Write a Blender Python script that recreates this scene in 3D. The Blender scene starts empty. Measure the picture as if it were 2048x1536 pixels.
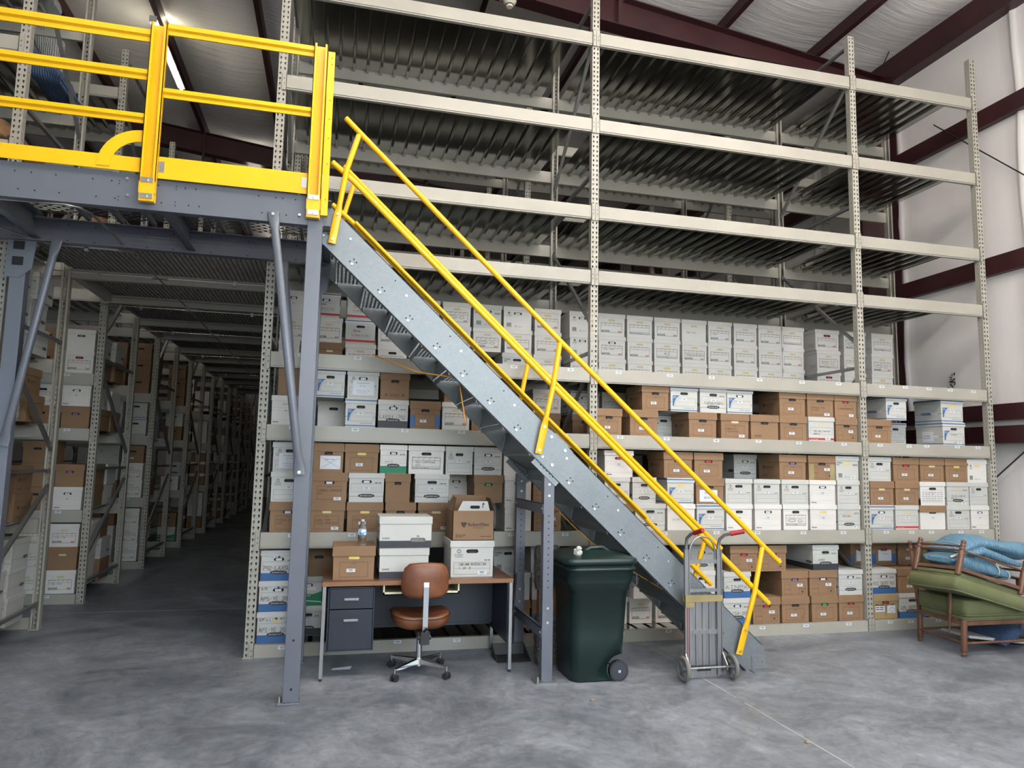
import bpy, math, random
from mathutils import Vector, Matrix
random.seed(7)
SC = bpy.context.scene
COL = SC.collection
# ---------------------------------------------------------------- camera
cam_data = bpy.data.cameras.new('camera')
cam_data.sensor_width = 36.0
cam_data.lens = 1420.0 / 2048.0 * 36.0
cam_data.clip_start = 0.05
cam_data.clip_end = 200
cam = bpy.data.objects.new('camera', cam_data)
COL.objects.link(cam)
RW = Matrix(((0.96976288, 0.04596409, 0.23968157), (-0.24323185, 0.10172829, 0.9646189), (0.01995544, -0.9937498, 0.10983225)))
cr, cu, cb = RW @ Vector((1, 0, 0)), RW @ Vector((0, -1, 0)), RW @ Vector((0, 0, -1))
cam.matrix_world = Matrix(((cr.x, cu.x, cb.x, 0), (cr.y, cu.y, cb.y, -6.6), (cr.z, cu.z, cb.z, 1.7), (0, 0, 0, 1)))
SC.camera = cam
# ---------------------------------------------------------------- exposure, sky, daylight through the open door, added fill
SC.view_settings.view_transform = 'Standard'
SC.view_settings.look = 'None'
SC.view_settings.gamma = 1
SC.view_settings.use_curve_mapping = False
SC.view_settings.exposure = 0.92
world = bpy.data.worlds.new('sky')
SC.world = world
world.use_nodes = True
wn = world.node_tree.nodes
sky = wn.new('ShaderNodeTexSky')
sky.sky_type = 'NISHITA'
sky.sun_disc = False
sky.sun_elevation = math.radians(50)
world.node_tree.links.new(sky.outputs[0], wn['Background'].inputs[0])
wn['Background'].inputs[1].default_value = 0.25


def area_light(name, loc, target, sx, sy, power, color):
    d = bpy.data.lights.new(name, 'AREA')
    d.shape = 'RECTANGLE'; d.size = sx; d.size_y = sy
    d.energy = power; d.color = color
    o = bpy.data.objects.new(name, d)
    COL.objects.link(o)
    o.location = loc
    o.rotation_euler = (Vector(target) - Vector(loc)).to_track_quat('-Z', 'Y').to_euler()
    return o


# roll-up door opening in the front wall, just behind the camera
area_light('door_and_fill_light', (2.9, -8.55, 3.7), (2.9, 0, 4.4), 7.2, 3.8, 285, (0.96, 0.99, 1.0))
area_light('door_and_fill_light', (-5.4, -8.55, 2.2), (-4.2, 0, 1.4), 3.4, 4.2, 40, (0.52, 0.74, 1.0))  # added blue fill for the left foreground, no door known here
# added unseen fill lights above the frame, aimed at the racks and roof
for lx, ly, pw in ((0.6, -4.4, 34), (3.2, -4.4, 38), (5.8, -4.4, 34), (-2.6, -3.6, 14)):
    area_light('roof_fill_light', (lx, ly, 6.9), (lx, 0, 3.9), 2.0, 0.3, pw, (1.0, 0.945, 0.86))
    area_light('roof_fill_light', (lx, ly, 7.0), (lx, ly, 9), 2.0, 0.3, pw * (5.6 if lx > 3 else 3.2), (1.0, 0.95, 0.90))
# ---------------------------------------------------------------- materials


def mat(name, color, rough=0.5, metal=0.0, spec=0.5):
    m = bpy.data.materials.new(name)
    m.use_nodes = True
    b = m.node_tree.nodes['Principled BSDF']
    b.inputs['Base Color'].default_value = (*color, 1)
    b.inputs['Roughness'].default_value = rough
    b.inputs['Metallic'].default_value = metal
    b.inputs['Specular IOR Level'].default_value = spec
    return m


def varied(name, c1, c2, scale=4.0, rough=0.5, metal=0.0, detail=6, bump=0.0, bscale=40.0, stretch=(1, 1, 1), rvar=0.0, lo=0.35, hi=0.65):
    m = mat(name, c1, rough, metal)
    nt = m.node_tree; n = nt.nodes; l = nt.links
    b = n['Principled BSDF']
    tc = n.new('ShaderNodeTexCoord')
    mp = n.new('ShaderNodeMapping'); mp.inputs['Scale'].default_value = stretch
    l.new(tc.outputs['Object'], mp.inputs[0])
    nz = n.new('ShaderNodeTexNoise'); nz.inputs['Scale'].default_value = scale; nz.inputs['Detail'].default_value = detail
    l.new(mp.outputs[0], nz.inputs['Vector'])
    cr_ = n.new('ShaderNodeValToRGB')
    cr_.color_ramp.elements[0].position = lo; cr_.color_ramp.elements[0].color = (*c1, 1)
    cr_.color_ramp.elements[1].position = hi; cr_.color_ramp.elements[1].color = (*c2, 1)
    l.new(nz.outputs['Fac'], cr_.inputs[0]); l.new(cr_.outputs[0], b.inputs['Base Color'])
    if rvar:
        mr = n.new('ShaderNodeMapRange'); mr.inputs['To Min'].default_value = rough - rvar; mr.inputs['To Max'].default_value = rough + rvar
        l.new(nz.outputs['Fac'], mr.inputs[0]); l.new(mr.outputs[0], b.inputs['Roughness'])
    if bump:
        nb = n.new('ShaderNodeTexNoise'); nb.inputs['Scale'].default_value = bscale; nb.inputs['Detail'].default_value = 4
        l.new(mp.outputs[0], nb.inputs['Vector'])
        bp = n.new('ShaderNodeBump'); bp.inputs['Strength'].default_value = bump; bp.inputs['Distance'].default_value = 0.02
        l.new(nb.outputs['Fac'], bp.inputs['Height']); l.new(bp.outputs[0], b.inputs['Normal'])
    return m


M = {}
M['rack'] = varied('rack_grey_paint', (0.335, 0.318, 0.270), (0.295, 0.280, 0.238), 1.5, 0.42, 0.0)
M['brace'] = varied('brace_grey_steel', (0.22, 0.22, 0.215), (0.17, 0.175, 0.17), 3, 0.38, 0.5)
M['dark'] = mat('dark_hole', (0.012, 0.012, 0.012), 0.9)
M['ink'] = mat('black_ink', (0.02, 0.02, 0.022), 0.7)
M['ink2'] = mat('faint_ink', (0.22, 0.22, 0.2), 0.7)
M['bink'] = mat('brown_ink', (0.07, 0.035, 0.018), 0.8)
M['red'] = mat('print_red', (0.38, 0.025, 0.03), 0.6)
M['blue'] = mat('print_blue', (0.03, 0.10, 0.25), 0.6)
M['green'] = mat('print_green', (0.01, 0.17, 0.075), 0.6)
M['black'] = mat('print_black', (0.03, 0.032, 0.036), 0.6)
M['paper'] = mat('white_paper', (0.56, 0.58, 0.61), 0.7)
M['white'] = varied('white_board', (0.60, 0.58, 0.545), (0.56, 0.54, 0.505), 3, 0.65)
M['whiteb'] = varied('bright_white_board', (0.46, 0.46, 0.43), (0.43, 0.43, 0.40), 3, 0.6)
M['kraft'] = varied('brown_cardboard', (0.235, 0.140, 0.073), (0.195, 0.113, 0.058), 2.5, 0.75)
M['tan'] = varied('tan_cardboard', (0.33, 0.235, 0.115), (0.29, 0.20, 0.09), 2.5, 0.75)
M['cream'] = mat('cream_card', (0.52, 0.44, 0.24), 0.7)
M['yellowcard'] = mat('yellow_card', (0.60, 0.46, 0.12), 0.7)
M['redcard'] = mat('red_folder', (0.35, 0.02, 0.035), 0.6)
M['greencard'] = mat('green_folder', (0.03, 0.28, 0.07), 0.6)
M['purplecard'] = mat('purple_folder', (0.16, 0.10, 0.28), 0.6)
M['yellow'] = varied('safety_yellow_paint', (0.84, 0.46, 0.004), (0.78, 0.42, 0.003), 2, 0.33)
M['slate'] = varied('slate_grey_paint', (0.122, 0.133, 0.158), (0.105, 0.115, 0.137), 1.2, 0.38, 0.1)
M['maroon'] = varied('maroon_primer', (0.046, 0.012, 0.014), (0.032, 0.008, 0.010), 2, 0.42)
M['chrome'] = mat('chrome', (0.62, 0.62, 0.62), 0.18, 1.0)
M['zinc'] = mat('zinc_bolt', (0.62, 0.61, 0.57), 0.3, 1.0)
M['alu'] = varied('brushed_aluminium', (0.36, 0.36, 0.36), (0.28, 0.28, 0.28), 3, 0.36, 0.85, stretch=(20, 20, 1))
M['rubber'] = mat('grey_rubber', (0.16, 0.15, 0.14), 0.75)
M['brubber'] = mat('black_rubber', (0.02, 0.02, 0.022), 0.55)
M['wood'] = varied('brown_turned_wood', (0.150, 0.068, 0.036), (0.10, 0.042, 0.022), 6, 0.36, stretch=(1, 1, 0.15))
M['green_cloth'] = varied('green_upholstery', (0.135, 0.145, 0.062), (0.11, 0.12, 0.05), 3, 0.95, bump=0.25, bscale=400)
M['blanket'] = None
M['redbeam'] = mat('red_paint', (0.40, 0.01, 0.025), 0.5)


def galv(name, c1, c2, rough, vs, metal=0.95, bump=0.0):
    m = mat(name, c1, rough, metal)
    nt = m.node_tree; n = nt.nodes; l = nt.links; b = n['Principled BSDF']
    tc = n.new('ShaderNodeTexCoord')
    v = n.new('ShaderNodeTexVoronoi'); v.inputs['Scale'].default_value = vs
    nz = n.new('ShaderNodeTexNoise'); nz.inputs['Scale'].default_value = 5; nz.inputs['Detail'].default_value = 8
    l.new(tc.outputs['Object'], v.inputs['Vector']); l.new(tc.outputs['Object'], nz.inputs['Vector'])
    a = n.new('ShaderNodeMath'); a.operation = 'ADD'
    sx = n.new('ShaderNodeSeparateColor')
    l.new(v.outputs['Color'], sx.inputs[0])
    mm = n.new('ShaderNodeMath'); mm.operation = 'MULTIPLY'; mm.inputs[1].default_value = 0.22
    l.new(sx.outputs[0], mm.inputs[0]); l.new(mm.outputs[0], a.inputs[0]); l.new(nz.outputs['Fac'], a.inputs[1])
    r = n.new('ShaderNodeValToRGB')
    r.color_ramp.elements[0].position = 0.35; r.color_ramp.elements[0].color = (*c1, 1)
    r.color_ramp.elements[1].position = 1.0; r.color_ramp.elements[1].color = (*c2, 1)
    l.new(a.outputs[0], r.inputs[0]); l.new(r.outputs[0], b.inputs['Base Color'])
    mr = n.new('ShaderNodeMapRange'); mr.inputs['To Min'].default_value = rough - 0.08; mr.inputs['To Max'].default_value = rough + 0.1
    l.new(nz.outputs['Fac'], mr.inputs[0]); l.new(mr.outputs[0], b.inputs['Roughness'])
    return m


M['galv'] = galv('galvanised_steel', (0.165, 0.185, 0.195), (0.215, 0.24, 0.25), 0.46, 60, 0.5)
M['deck'] = varied('galvanised_deck', (0.42, 0.42, 0.40), (0.48, 0.48, 0.46), 1.5, 0.13, 1.0)
M['mesh'] = mat('wire_mesh_steel', (0.05, 0.05, 0.048), 0.5, 0.4)
M['navy'] = varied('dark_navy_enamel', (0.014, 0.018, 0.030), (0.011, 0.014, 0.025), 2, 0.45)


def concrete():
    m = mat('polished_concrete', (0.2, 0.2, 0.2), 0.45)
    nt = m.node_tree; n = nt.nodes; l = nt.links; b = n['Principled BSDF']
    tc = n.new('ShaderNodeTexCoord')
    n1 = n.new('ShaderNodeTexNoise'); n1.inputs['Scale'].default_value = 1.1; n1.inputs['Detail'].default_value = 12; n1.inputs['Roughness'].default_value = 0.72; n1.inputs['Distortion'].default_value = 0.9
    n2 = n.new('ShaderNodeTexNoise'); n2.inputs['Scale'].default_value = 7; n2.inputs['Detail'].default_value = 8; n2.inputs['Roughness'].default_value = 0.7; n2.inputs['Distortion'].default_value = 1.5
    for q in (n1, n2): l.new(tc.outputs['Object'], q.inputs['Vector'])
    r1 = n.new('ShaderNodeValToRGB'); e = r1.color_ramp.elements
    e[0].position = 0.30; e[0].color = (0.074, 0.086, 0.104, 1); e[1].position = 0.72; e[1].color = (0.30, 0.325, 0.355, 1)
    r2 = n.new('ShaderNodeValToRGB'); e = r2.color_ramp.elements
    e[0].position = 0.32; e[0].color = (0.50, 0.50, 0.50, 1); e[1].position = 0.66; e[1].color = (1.18, 1.18, 1.18, 1)
    l.new(n1.outputs['Fac'], r1.inputs[0]); l.new(n2.outputs['Fac'], r2.inputs[0])
    mx = n.new('ShaderNodeMix'); mx.data_type = 'RGBA'; mx.blend_type = 'MULTIPLY'; mx.inputs[0].default_value = 0.85
    l.new(r1.outputs[0], mx.inputs[6]); l.new(r2.outputs[0], mx.inputs[7])
    # small pale scuffs
    n3 = n.new('ShaderNodeTexNoise'); n3.inputs['Scale'].default_value = 11; n3.inputs['Detail'].default_value = 3; n3.inputs['Distortion'].default_value = 2.5
    l.new(tc.outputs['Object'], n3.inputs['Vector'])
    r3 = n.new('ShaderNodeValToRGB'); e = r3.color_ramp.elements
    e[0].position = 0.72; e[0].color = (0, 0, 0, 1); e[1].position = 0.80; e[1].color = (0.4, 0.4, 0.4, 1)
    l.new(n3.outputs['Fac'], r3.inputs[0])
    mx2 = n.new('ShaderNodeMix'); mx2.data_type = 'RGBA'
    l.new(r3.outputs[0], mx2.inputs[0]); l.new(mx.outputs[2], mx2.inputs[6]); mx2.inputs[7].default_value = (0.42, 0.41, 0.38, 1)
    l.new(mx2.outputs[2], b.inputs['Base Color'])
    mr = n.new('ShaderNodeMapRange'); mr.inputs['To Min'].default_value = 0.28; mr.inputs['To Max'].default_value = 0.58
    l.new(n2.outputs['Fac'], mr.inputs[0]); l.new(mr.outputs[0], b.inputs['Roughness'])
    return m


M['floor'] = concrete()


def insulation(name, along, bs=0.55):
    m = mat(name, (0.60, 0.57, 0.56), 0.55)
    nt = m.node_tree; n = nt.nodes; l = nt.links; b = n['Principled BSDF']
    tc = n.new('ShaderNodeTexCoord')
    mp = n.new('ShaderNodeMapping'); mp.inputs['Scale'].default_value = along
    l.new(tc.outputs['Object'], mp.inputs[0])
    n1 = n.new('ShaderNodeTexNoise'); n1.inputs['Scale'].default_value = 2.2; n1.inputs['Detail'].default_value = 9; n1.inputs['Roughness'].default_value = 0.65
    l.new(mp.outputs[0], n1.inputs['Vector'])
    n2 = n.new('ShaderNodeTexNoise'); n2.inputs['Scale'].default_value = 0.8; n2.inputs['Detail'].default_value = 4
    l.new(tc.outputs['Object'], n2.inputs['Vector'])
    r = n.new('ShaderNodeValToRGB'); e = r.color_ramp.elements
    e[0].position = 0.3; e[0].color = (0.72, 0.68, 0.66, 1); e[1].position = 0.7; e[1].color = (0.82, 0.78, 0.75, 1)
    l.new(n2.outputs['Fac'], r.inputs[0]); l.new(r.outputs[0], b.inputs['Base Color'])
    bp = n.new('ShaderNodeBump'); bp.inputs['Strength'].default_value = bs; bp.inputs['Distance'].default_value = 0.05
    l.new(n1.outputs['Fac'], bp.inputs['Height']); l.new(bp.outputs[0], b.inputs['Normal'])
    return m


M['roof_ins'] = insulation('roof_insulation_facing', (0.4, 5.0, 1.0), 0.4)
M['wall_ins'] = insulation('wall_insulation_facing', (1.0, 2.0, 0.5), 0.12)


def quilt(name, c, c2):
    m = mat(name, c, 0.9)
    nt = m.node_tree; n = nt.nodes; l = nt.links; b = n['Principled BSDF']
    tc = n.new('ShaderNodeTexCoord')
    w = n.new('ShaderNodeTexWave'); w.inputs['Scale'].default_value = 15; w.inputs['Distortion'].default_value = 3.5; w.inputs['Detail'].default_value = 2; w.inputs['Detail Scale'].default_value = 1.2
    l.new(tc.outputs['Object'], w.inputs['Vector'])
    r = n.new('ShaderNodeValToRGB'); e = r.color_ramp.elements
    e[0].position = 0.0; e[0].color = (*c2, 1); e[1].position = 0.35; e[1].color = (*c, 1)
    l.new(w.outputs['Fac'], r.inputs[0]); l.new(r.outputs[0], b.inputs['Base Color'])
    bp = n.new('ShaderNodeBump'); bp.inputs['Strength'].default_value = 0.7; bp.inputs['Distance'].default_value = 0.012
    l.new(w.outputs['Fac'], bp.inputs['Height']); l.new(bp.outputs[0], b.inputs['Normal'])
    return m


M['blanket'] = quilt('blue_quilted_cloth', (0.13, 0.25, 0.34), (0.095, 0.20, 0.29))
M['blanket_dk'] = quilt('dark_blue_quilted_cloth', (0.05, 0.085, 0.165), (0.038, 0.066, 0.135))
M['blanket_wh'] = quilt('grey_quilted_cloth', (0.30, 0.31, 0.285), (0.26, 0.27, 0.25))
M['leather'] = varied('tan_leather', (0.115, 0.036, 0.014), (0.20, 0.072, 0.028), 5, 0.42, bump=0.03, bscale=90, lo=0.42, hi=0.7)
M['binplastic'] = varied('dark_green_plastic', (0.004, 0.015, 0.013), (0.005, 0.019, 0.016), 2, 0.36, bump=0.05, bscale=200)
M['laminate'] = varied('walnut_laminate', (0.17, 0.072, 0.032), (0.12, 0.048, 0.021), 3, 0.30, stretch=(1, 14, 14))
M['carpet'] = varied('shaggy_carpet', (0.12, 0.108, 0.085), (0.05, 0.045, 0.036), 55, 1.0, bump=1.0, bscale=120, lo=0.4, hi=0.62)
M['oak'] = varied('rough_timber', (0.20, 0.085, 0.028), (0.09, 0.035, 0.013), 5, 0.6, stretch=(3, 3, 0.5))
M['tape'] = varied('packing_tape', (0.30, 0.245, 0.115), (0.24, 0.19, 0.085), 12, 0.28)
M['redgrip'] = mat('red_rubber_grip', (0.30, 0.008, 0.015), 0.5)
M['strap'] = mat('orange_strap', (0.62, 0.27, 0.02), 0.6)
M['offwhite'] = mat('pale_yellow_plastic', (0.62, 0.60, 0.38), 0.5)
gl = mat('clear_plastic', (0.92, 0.96, 1.0), 0.05)
gl.node_tree.nodes['Principled BSDF'].inputs['Transmission Weight'].default_value = 1.0
gl.node_tree.nodes['Principled BSDF'].inputs['IOR'].default_value = 1.2
M['clear'] = gl
em = mat('lit_tube', (1, 1, 1), 0.5)
em.node_tree.nodes['Principled BSDF'].inputs['Emission Color'].default_value = (1.0, 0.97, 0.86, 1)
em.node_tree.nodes['Principled BSDF'].inputs['Emission Strength'].default_value = 14
M['tube'] = em

# ---------------------------------------------------------------- mesh helpers


class MB:
    """collects shapes into one mesh"""

    def __init__(s):
        s.v = []; s.f = []; s.m = []; s.sm = []; s.mats = []; s.T = None

    def mi(s, m):
        if m not in s.mats: s.mats.append(m)
        return s.mats.index(m)

    def add(s, vs, fs, m, smooth=False):
        o = len(s.v)
        if s.T is not None: vs = [tuple(s.T @ Vector(p)) for p in vs]
        s.v.extend(vs); k = s.mi(m)
        for f in fs:
            s.f.append([i + o for i in f]); s.m.append(k); s.sm.append(smooth)

    def box(s, x0, x1, y0, y1, z0, z1, m):
        vs = [(x, y, z) for z in (z0, z1) for y in (y0, y1) for x in (x0, x1)]
        s.add(vs, [(0, 2, 3, 1), (4, 5, 7, 6), (0, 1, 5, 4), (2, 6, 7, 3), (0, 4, 6, 2), (1, 3, 7, 5)], m)

    def prism(s, poly, a, b, m, axis='y', smooth=False):
        """poly in the two other axes, extruded from a to b along axis"""
        def P(u, v, w):
            return {'y': (u, w, v), 'x': (w, u, v), 'z': (u, v, w)}[axis]
        n = len(poly)
        vs = [P(u, v, a) for u, v in poly] + [P(u, v, b) for u, v in poly]
        fs = [tuple(range(n)), tuple(range(2 * n - 1, n - 1, -1))]
        s.add(vs, fs, m)
        s.add(vs, [(i, i + n, (i + 1) % n + n, (i + 1) % n) for i in range(n)], m, smooth)

    def bar(s, p, q, w, h, m, up=(0, 0, 1)):
        """box bar from p to q, w sideways, h along up"""
        p, q = Vector(p), Vector(q)
        d = (q - p).normalized(); u = Vector(up)
        side = d.cross(u)
        if side.length < 1e-4: side = d.cross(Vector((0, 1, 0)))
        side.normalize(); u = side.cross(d).normalized()
        vs = []
        for c in (p, q):
            for a, b in ((-1, -1), (1, -1), (1, 1), (-1, 1)):
                vs.append(tuple(c + side * (a * w / 2) + u * (b * h / 2)))
        s.add(vs, [(3, 2, 1, 0), (4, 5, 6, 7), (0, 1, 5, 4), (1, 2, 6, 5), (2, 3, 7, 6), (3, 0, 4, 7)], m)

    def tube(s, path, r, m, n=10, caps=True, closed=False):
        path = [Vector(p) for p in path]
        rs = r if isinstance(r, (list, tuple)) else [r] * len(path)
        vs = []; prev = None; N = len(path)
        for i, p in enumerate(path):
            if closed: d = path[(i + 1) % N] - path[i - 1]
            else: d = path[min(i + 1, N - 1)] - path[max(i - 1, 0)]
            d.normalize()
            if prev is None:
                a = Vector((0, 0, 1)) if abs(d.z) < 0.9 else Vector((1, 0, 0))
                u = d.cross(a).normalized()
            else:
                u = (prev - d * prev.dot(d)).normalized()
            prev = u; w = d.cross(u)
            for k in range(n):
                t = 2 * math.pi * k / n
                vs.append(tuple(p + (u * math.cos(t) + w * math.sin(t)) * rs[i]))
        fs = []
        for i in range(N if closed else N - 1):
            j = (i + 1) % N
            for k in range(n):
                fs.append((i * n + k, i * n + (k + 1) % n, j * n + (k + 1) % n, j * n + k))
        s.add(vs, fs, m, True)
        if caps and not closed:
            s.add(vs[:n], [tuple(range(n - 1, -1, -1))], m); s.add(vs[-n:], [tuple(range(n))], m)

    def lathe(s, prof, p, q, m, n=14):
        """prof: list of (t, r) with t from 0..1 between p and q"""
        p, q = Vector(p), Vector(q)
        s.tube([p + (q - p) * t for t, r in prof], [max(r, 1e-4) for t, r in prof], m, n)

    def cyl(s, p, q, r, m, n=16):
        s.tube([p, q], r, m, n)

    def loft(s, rings, m, smooth=True, caps=True):
        n = len(rings[0]); vs = [tuple(p) for r in rings for p in r]; fs = []
        for i in range(len(rings) - 1):
            for k in range(n):
                fs.append((i * n + k, i * n + (k + 1) % n, (i + 1) * n + (k + 1) % n, (i + 1) * n + k))
        s.add(vs, fs, m, smooth)
        if caps:
            s.add(list(map(tuple, rings[0])), [tuple(range(n - 1, -1, -1))], m); s.add(list(map(tuple, rings[-1])), [tuple(range(n))], m)

    def mesh(s, name):
        me = bpy.data.meshes.new(name)
        me.from_pydata([tuple(v) for v in s.v], [], s.f)
        for m in s.mats: me.materials.append(M[m] if isinstance(m, str) else m)
        me.polygons.foreach_set('material_index', s.m)
        me.polygons.foreach_set('use_smooth', s.sm)
        me.update()
        return me

    def obj(s, name, parent=None, loc=(0, 0, 0), bevel=0.0, label=None):
        return link(name, s.mesh(name), parent, loc, bevel, label)


def link(name, me, parent=None, loc=(0, 0, 0), bevel=0.0, label=None):
    o = bpy.data.objects.new(name, me)
    COL.objects.link(o)
    o.parent = parent; o.location = loc
    if bevel:
        b = o.modifiers.new('bevel', 'BEVEL'); b.width = bevel; b.segments = 2; b.limit_method = 'ANGLE'; b.angle_limit = 0.9
    if label: o['label'] = label
    return o


USED = {}


def tag(o, label, cat, group=None, share=False):
    n = len(label.split())
    if not 4 <= n <= 16: print('LABEL LENGTH', n, label)
    if label in USED and not share: print('DUPLICATE LABEL', label)
    USED[label] = 1
    o['label'] = label; o['category'] = cat
    if group: o['group'] = group
    return o


def thing(name, label, cat, loc=(0, 0, 0), group=None, rz=0.0):
    o = bpy.data.objects.new(name, None); COL.objects.link(o)
    o.location = loc; o.rotation_euler = (0, 0, rz); o.empty_display_size = 0.1
    return tag(o, label, cat, group)


def struct(name, mb):
    o = mb.obj(name); o['kind'] = 'structure'; return o


def rrect(hx, hy, r, cx=0, cy=0, z=0, n=5):
    pts = []
    for sx, sy, a0 in ((1, 1, 0), (-1, 1, 90), (-1, -1, 180), (1, -1, 270)):
        for k in range(n):
            a = math.radians(a0 + 90 * k / (n - 1))
            pts.append((cx + sx * (hx - r) + r * math.cos(a), cy + sy * (hy - r) + r * math.sin(a), z))
    return pts


def arc(cx, cy, r, a0, a1, n=8):
    return [(cx + r * math.cos(math.radians(a0 + (a1 - a0) * k / n)), cy + r * math.sin(math.radians(a0 + (a1 - a0) * k / n))) for k in range(n + 1)]
# ---------------------------------------------------------------- the building
XW = 7.75                                    # inner face of the right-hand wall


def roof_z(x): return 7.62 + 0.118 * (XW - x)


m = MB(); m.box(-12, 8.2, -13, 26, -0.1, 0, 'floor'); struct('floor', m)
jt = mat('joint_filler', (0.42, 0.42, 0.38), 0.7)
jd = mat('joint_line', (0.26, 0.26, 0.25), 0.7)
m = MB()
for k in range(30):
    a, b = -2.9 + k * 0.11, -2.9 + (k + 1) * 0.11
    if random.random() < 0.85: m.box(2.975 + random.uniform(-.002, .002), 2.983, a, b, 0, 0.0015, jt)
m.box(2.976, 2.981, -8, -2.9, 0, 0.0015, jt)
struct('trim_1', m)
m = MB(); m.box(-2.7, -0.6, 2.15, 2.156, 0, 0.0015, jd); m.box(-12, 7.7, -4.9, -4.895, 0, 0.0012, jd); struct('trim_2', m)
# right wall: insulation between girts, bulging, with vertical seams
m = MB(); ys = [-13 + 0.13 * i for i in range(301)]; zs = [0.4 * i for i in range(21)]
vs = []; fs = []


def wall_bulge(y, z):
    s = ((y + 0.25) % 1.83) / 1.83
    seam = min(s, 1 - s)
    b = 0.03 * math.exp(-(seam * 1.83 / 0.035) ** 2)
    gz = [0.0, 2.33, 4.22, 6.10, 8.2]
    for a, c in zip(gz, gz[1:]):
        if a <= z <= c: b += 0.05 * math.sin(math.pi * (z - a) / (c - a))
    return b


ys = sorted(set([round(-13 + 0.18 * i, 3) for i in range(218)] + [round(-0.25 + 1.83 * k + d, 3) for k in range(-6, 14) for d in (-.07, -.035, 0, .035, .07)]))
for z in zs:
    for y in ys: vs.append((XW - wall_bulge(y, z), y, z))
n = len(ys)
for i in range(len(zs) - 1):
    for j in range(n - 1): fs.append((i * n + j, i * n + j + 1, (i + 1) * n + j + 1, (i + 1) * n + j))
m.add(vs, fs, 'wall_ins', True)
m.box(XW, XW + 0.15, -13, 26, 0, 8.0, 'wall_ins')
struct('wall_right', m)
m = MB()
for gz in (4.08, 5.97): m.box(XW - 0.10, XW, -13, 26, gz, gz + 0.22, 'maroon')
m.box(XW - 0.16, XW, -13, 26, 2.31, 2.50, 'maroon'); m.box(XW - 0.2, XW, -13, 26, 2.04, 2.24, 'maroon')
m.box(XW - 0.06, XW, -13, 26, 2.24, 2.31, 'wall_ins')
struct('trim_3', m)
# a torn dark mark in the facing
m = MB(); random.seed(3)
for k in range(16):
    y, z = 0.84 + random.gauss(0, .025), 2.87 + random.gauss(0, .05)
    m.bar((XW - 0.062, y, z), (XW - 0.062, y + random.uniform(-.04, .04), z + random.uniform(-.04, .04)), 0.009, 0.01, 'dark')
struct('trim_4', m)
# roof: insulation sagging between the purlins
PX = [XW - 0.1, 6.45, 5.0, 3.4, 1.8, 0.2, -1.4, -3.0, -4.6, -6.2, -7.8, -9.4, -12.2]
m = MB(); ys = [-13 + 0.3 * i for i in range(131)]
for xa, xb in zip(PX, PX[1:]):
    vs = []; fs = []; K = 8
    for k in range(K + 1):
        x = xa + (xb - xa) * k / K
        for i, y in enumerate(ys):
            s = (y % 1.5) / 1.5
            crease = 0.05 * math.exp(-(min(s, 1 - s) * 1.5 / 0.10) ** 2)
            sag = math.sin(math.pi * k / K) * (0.10 + 0.035 * math.sin(y * 2.1 + xa) - crease)
            vs.append((x, y, roof_z(x) - 0.02 - sag))
    n = len(ys)
    for k in range(K):
        for j in range(n - 1): fs.append((k * n + j, k * n + j + 1, (k + 1) * n + j + 1, (k + 1) * n + j))
    m.add(vs, fs, 'roof_ins', True)
m.prism([(-12.2, roof_z(-12.2)), (XW + .15, roof_z(XW + .15)), (XW + .15, roof_z(XW) + .15), (-12.2, roof_z(-12.2) + .15)], -13, 26, 'roof_ins')
struct('ceiling', m)
m = MB()
for x in PX[1:-1]:
    z = roof_z(x)
    m.box(x - 0.008, x + 0.008, -13, 26, z - 0.24, z, 'maroon')
    m.box(x - 0.07, x + 0.008, -13, 26, z - 0.245, z - 0.232, 'maroon'); m.box(x, x + 0.07, -13, 26, z - 0.012, z, 'maroon')
m.box(XW - 0.22, XW, -13, 26, 7.24, 7.26, 'maroon'); m.box(XW - 0.22, XW - 0.205, -13, 26, 7.26, 7.6, 'maroon')
struct('trim_5', m)
# rigid frames: column and tapered rafter
for i, yf in enumerate((1.72, 9.32, 17.0)):
    m = MB()
    for side in (0, 1):
        # web then flanges, outline in XZ
        pass
    xb = 6.0
    web = [(7.53, 0), (7.70, 0), (7.70, 7.55), (-12, roof_z(-12) - 0.25), (-12, roof_z(-12) - 0.9), (5.2, 7.33), (6.72, 7.20), (6.95, 7.0), (7.1, 6.4), (7.42, 0)]
    m.prism([(7.42, 0), (7.70, 0), (7.70, 7.4), (6.95, 7.25), (6.97, 6.6)], yf - .006, yf + .006, 'maroon')
    m.prism([(7.70, 7.0), (7.70, roof_z(7.7) - .25), (-12, roof_z(-12) - .25), (-12, roof_z(-12) - .75), (3.0, 7.52), (5.2, 7.33), (7.6, 7.30)], yf - .006, yf + .006, 'maroon')
    for a, b, th in (((7.40, 0), (6.94, 7.30), .012), ((7.70, 0), (7.70, 7.4), .012), ((7.70, roof_z(7.7) - .25), (-12, roof_z(-12) - .25), .012),
                     ((7.6, 7.30), (5.2, 7.33), .012), ((5.2, 7.33), (3.0, 7.52), .012), ((3.0, 7.52), (-12, roof_z(-12) - .75), .012)):
        m.bar((a[0], yf, a[1]), (b[0], yf, b[1]), 0.22, 0.014, 'maroon') if abs(a[0] - b[0]) > abs(a[1] - b[1]) else m.bar((a[0], yf, a[1]), (b[0], yf, b[1]), 0.22, 0.014, 'maroon', (1, 0, 0))
    for x in (3.42, 1.8, -3.0): m.bar((x, yf - .1, 7.5), (x, yf - .1, roof_z(x) - .24), 0.05, 0.006, 'maroon', (0, 1, 0))
    struct('trim_%d' % (6 + i), m)
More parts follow.
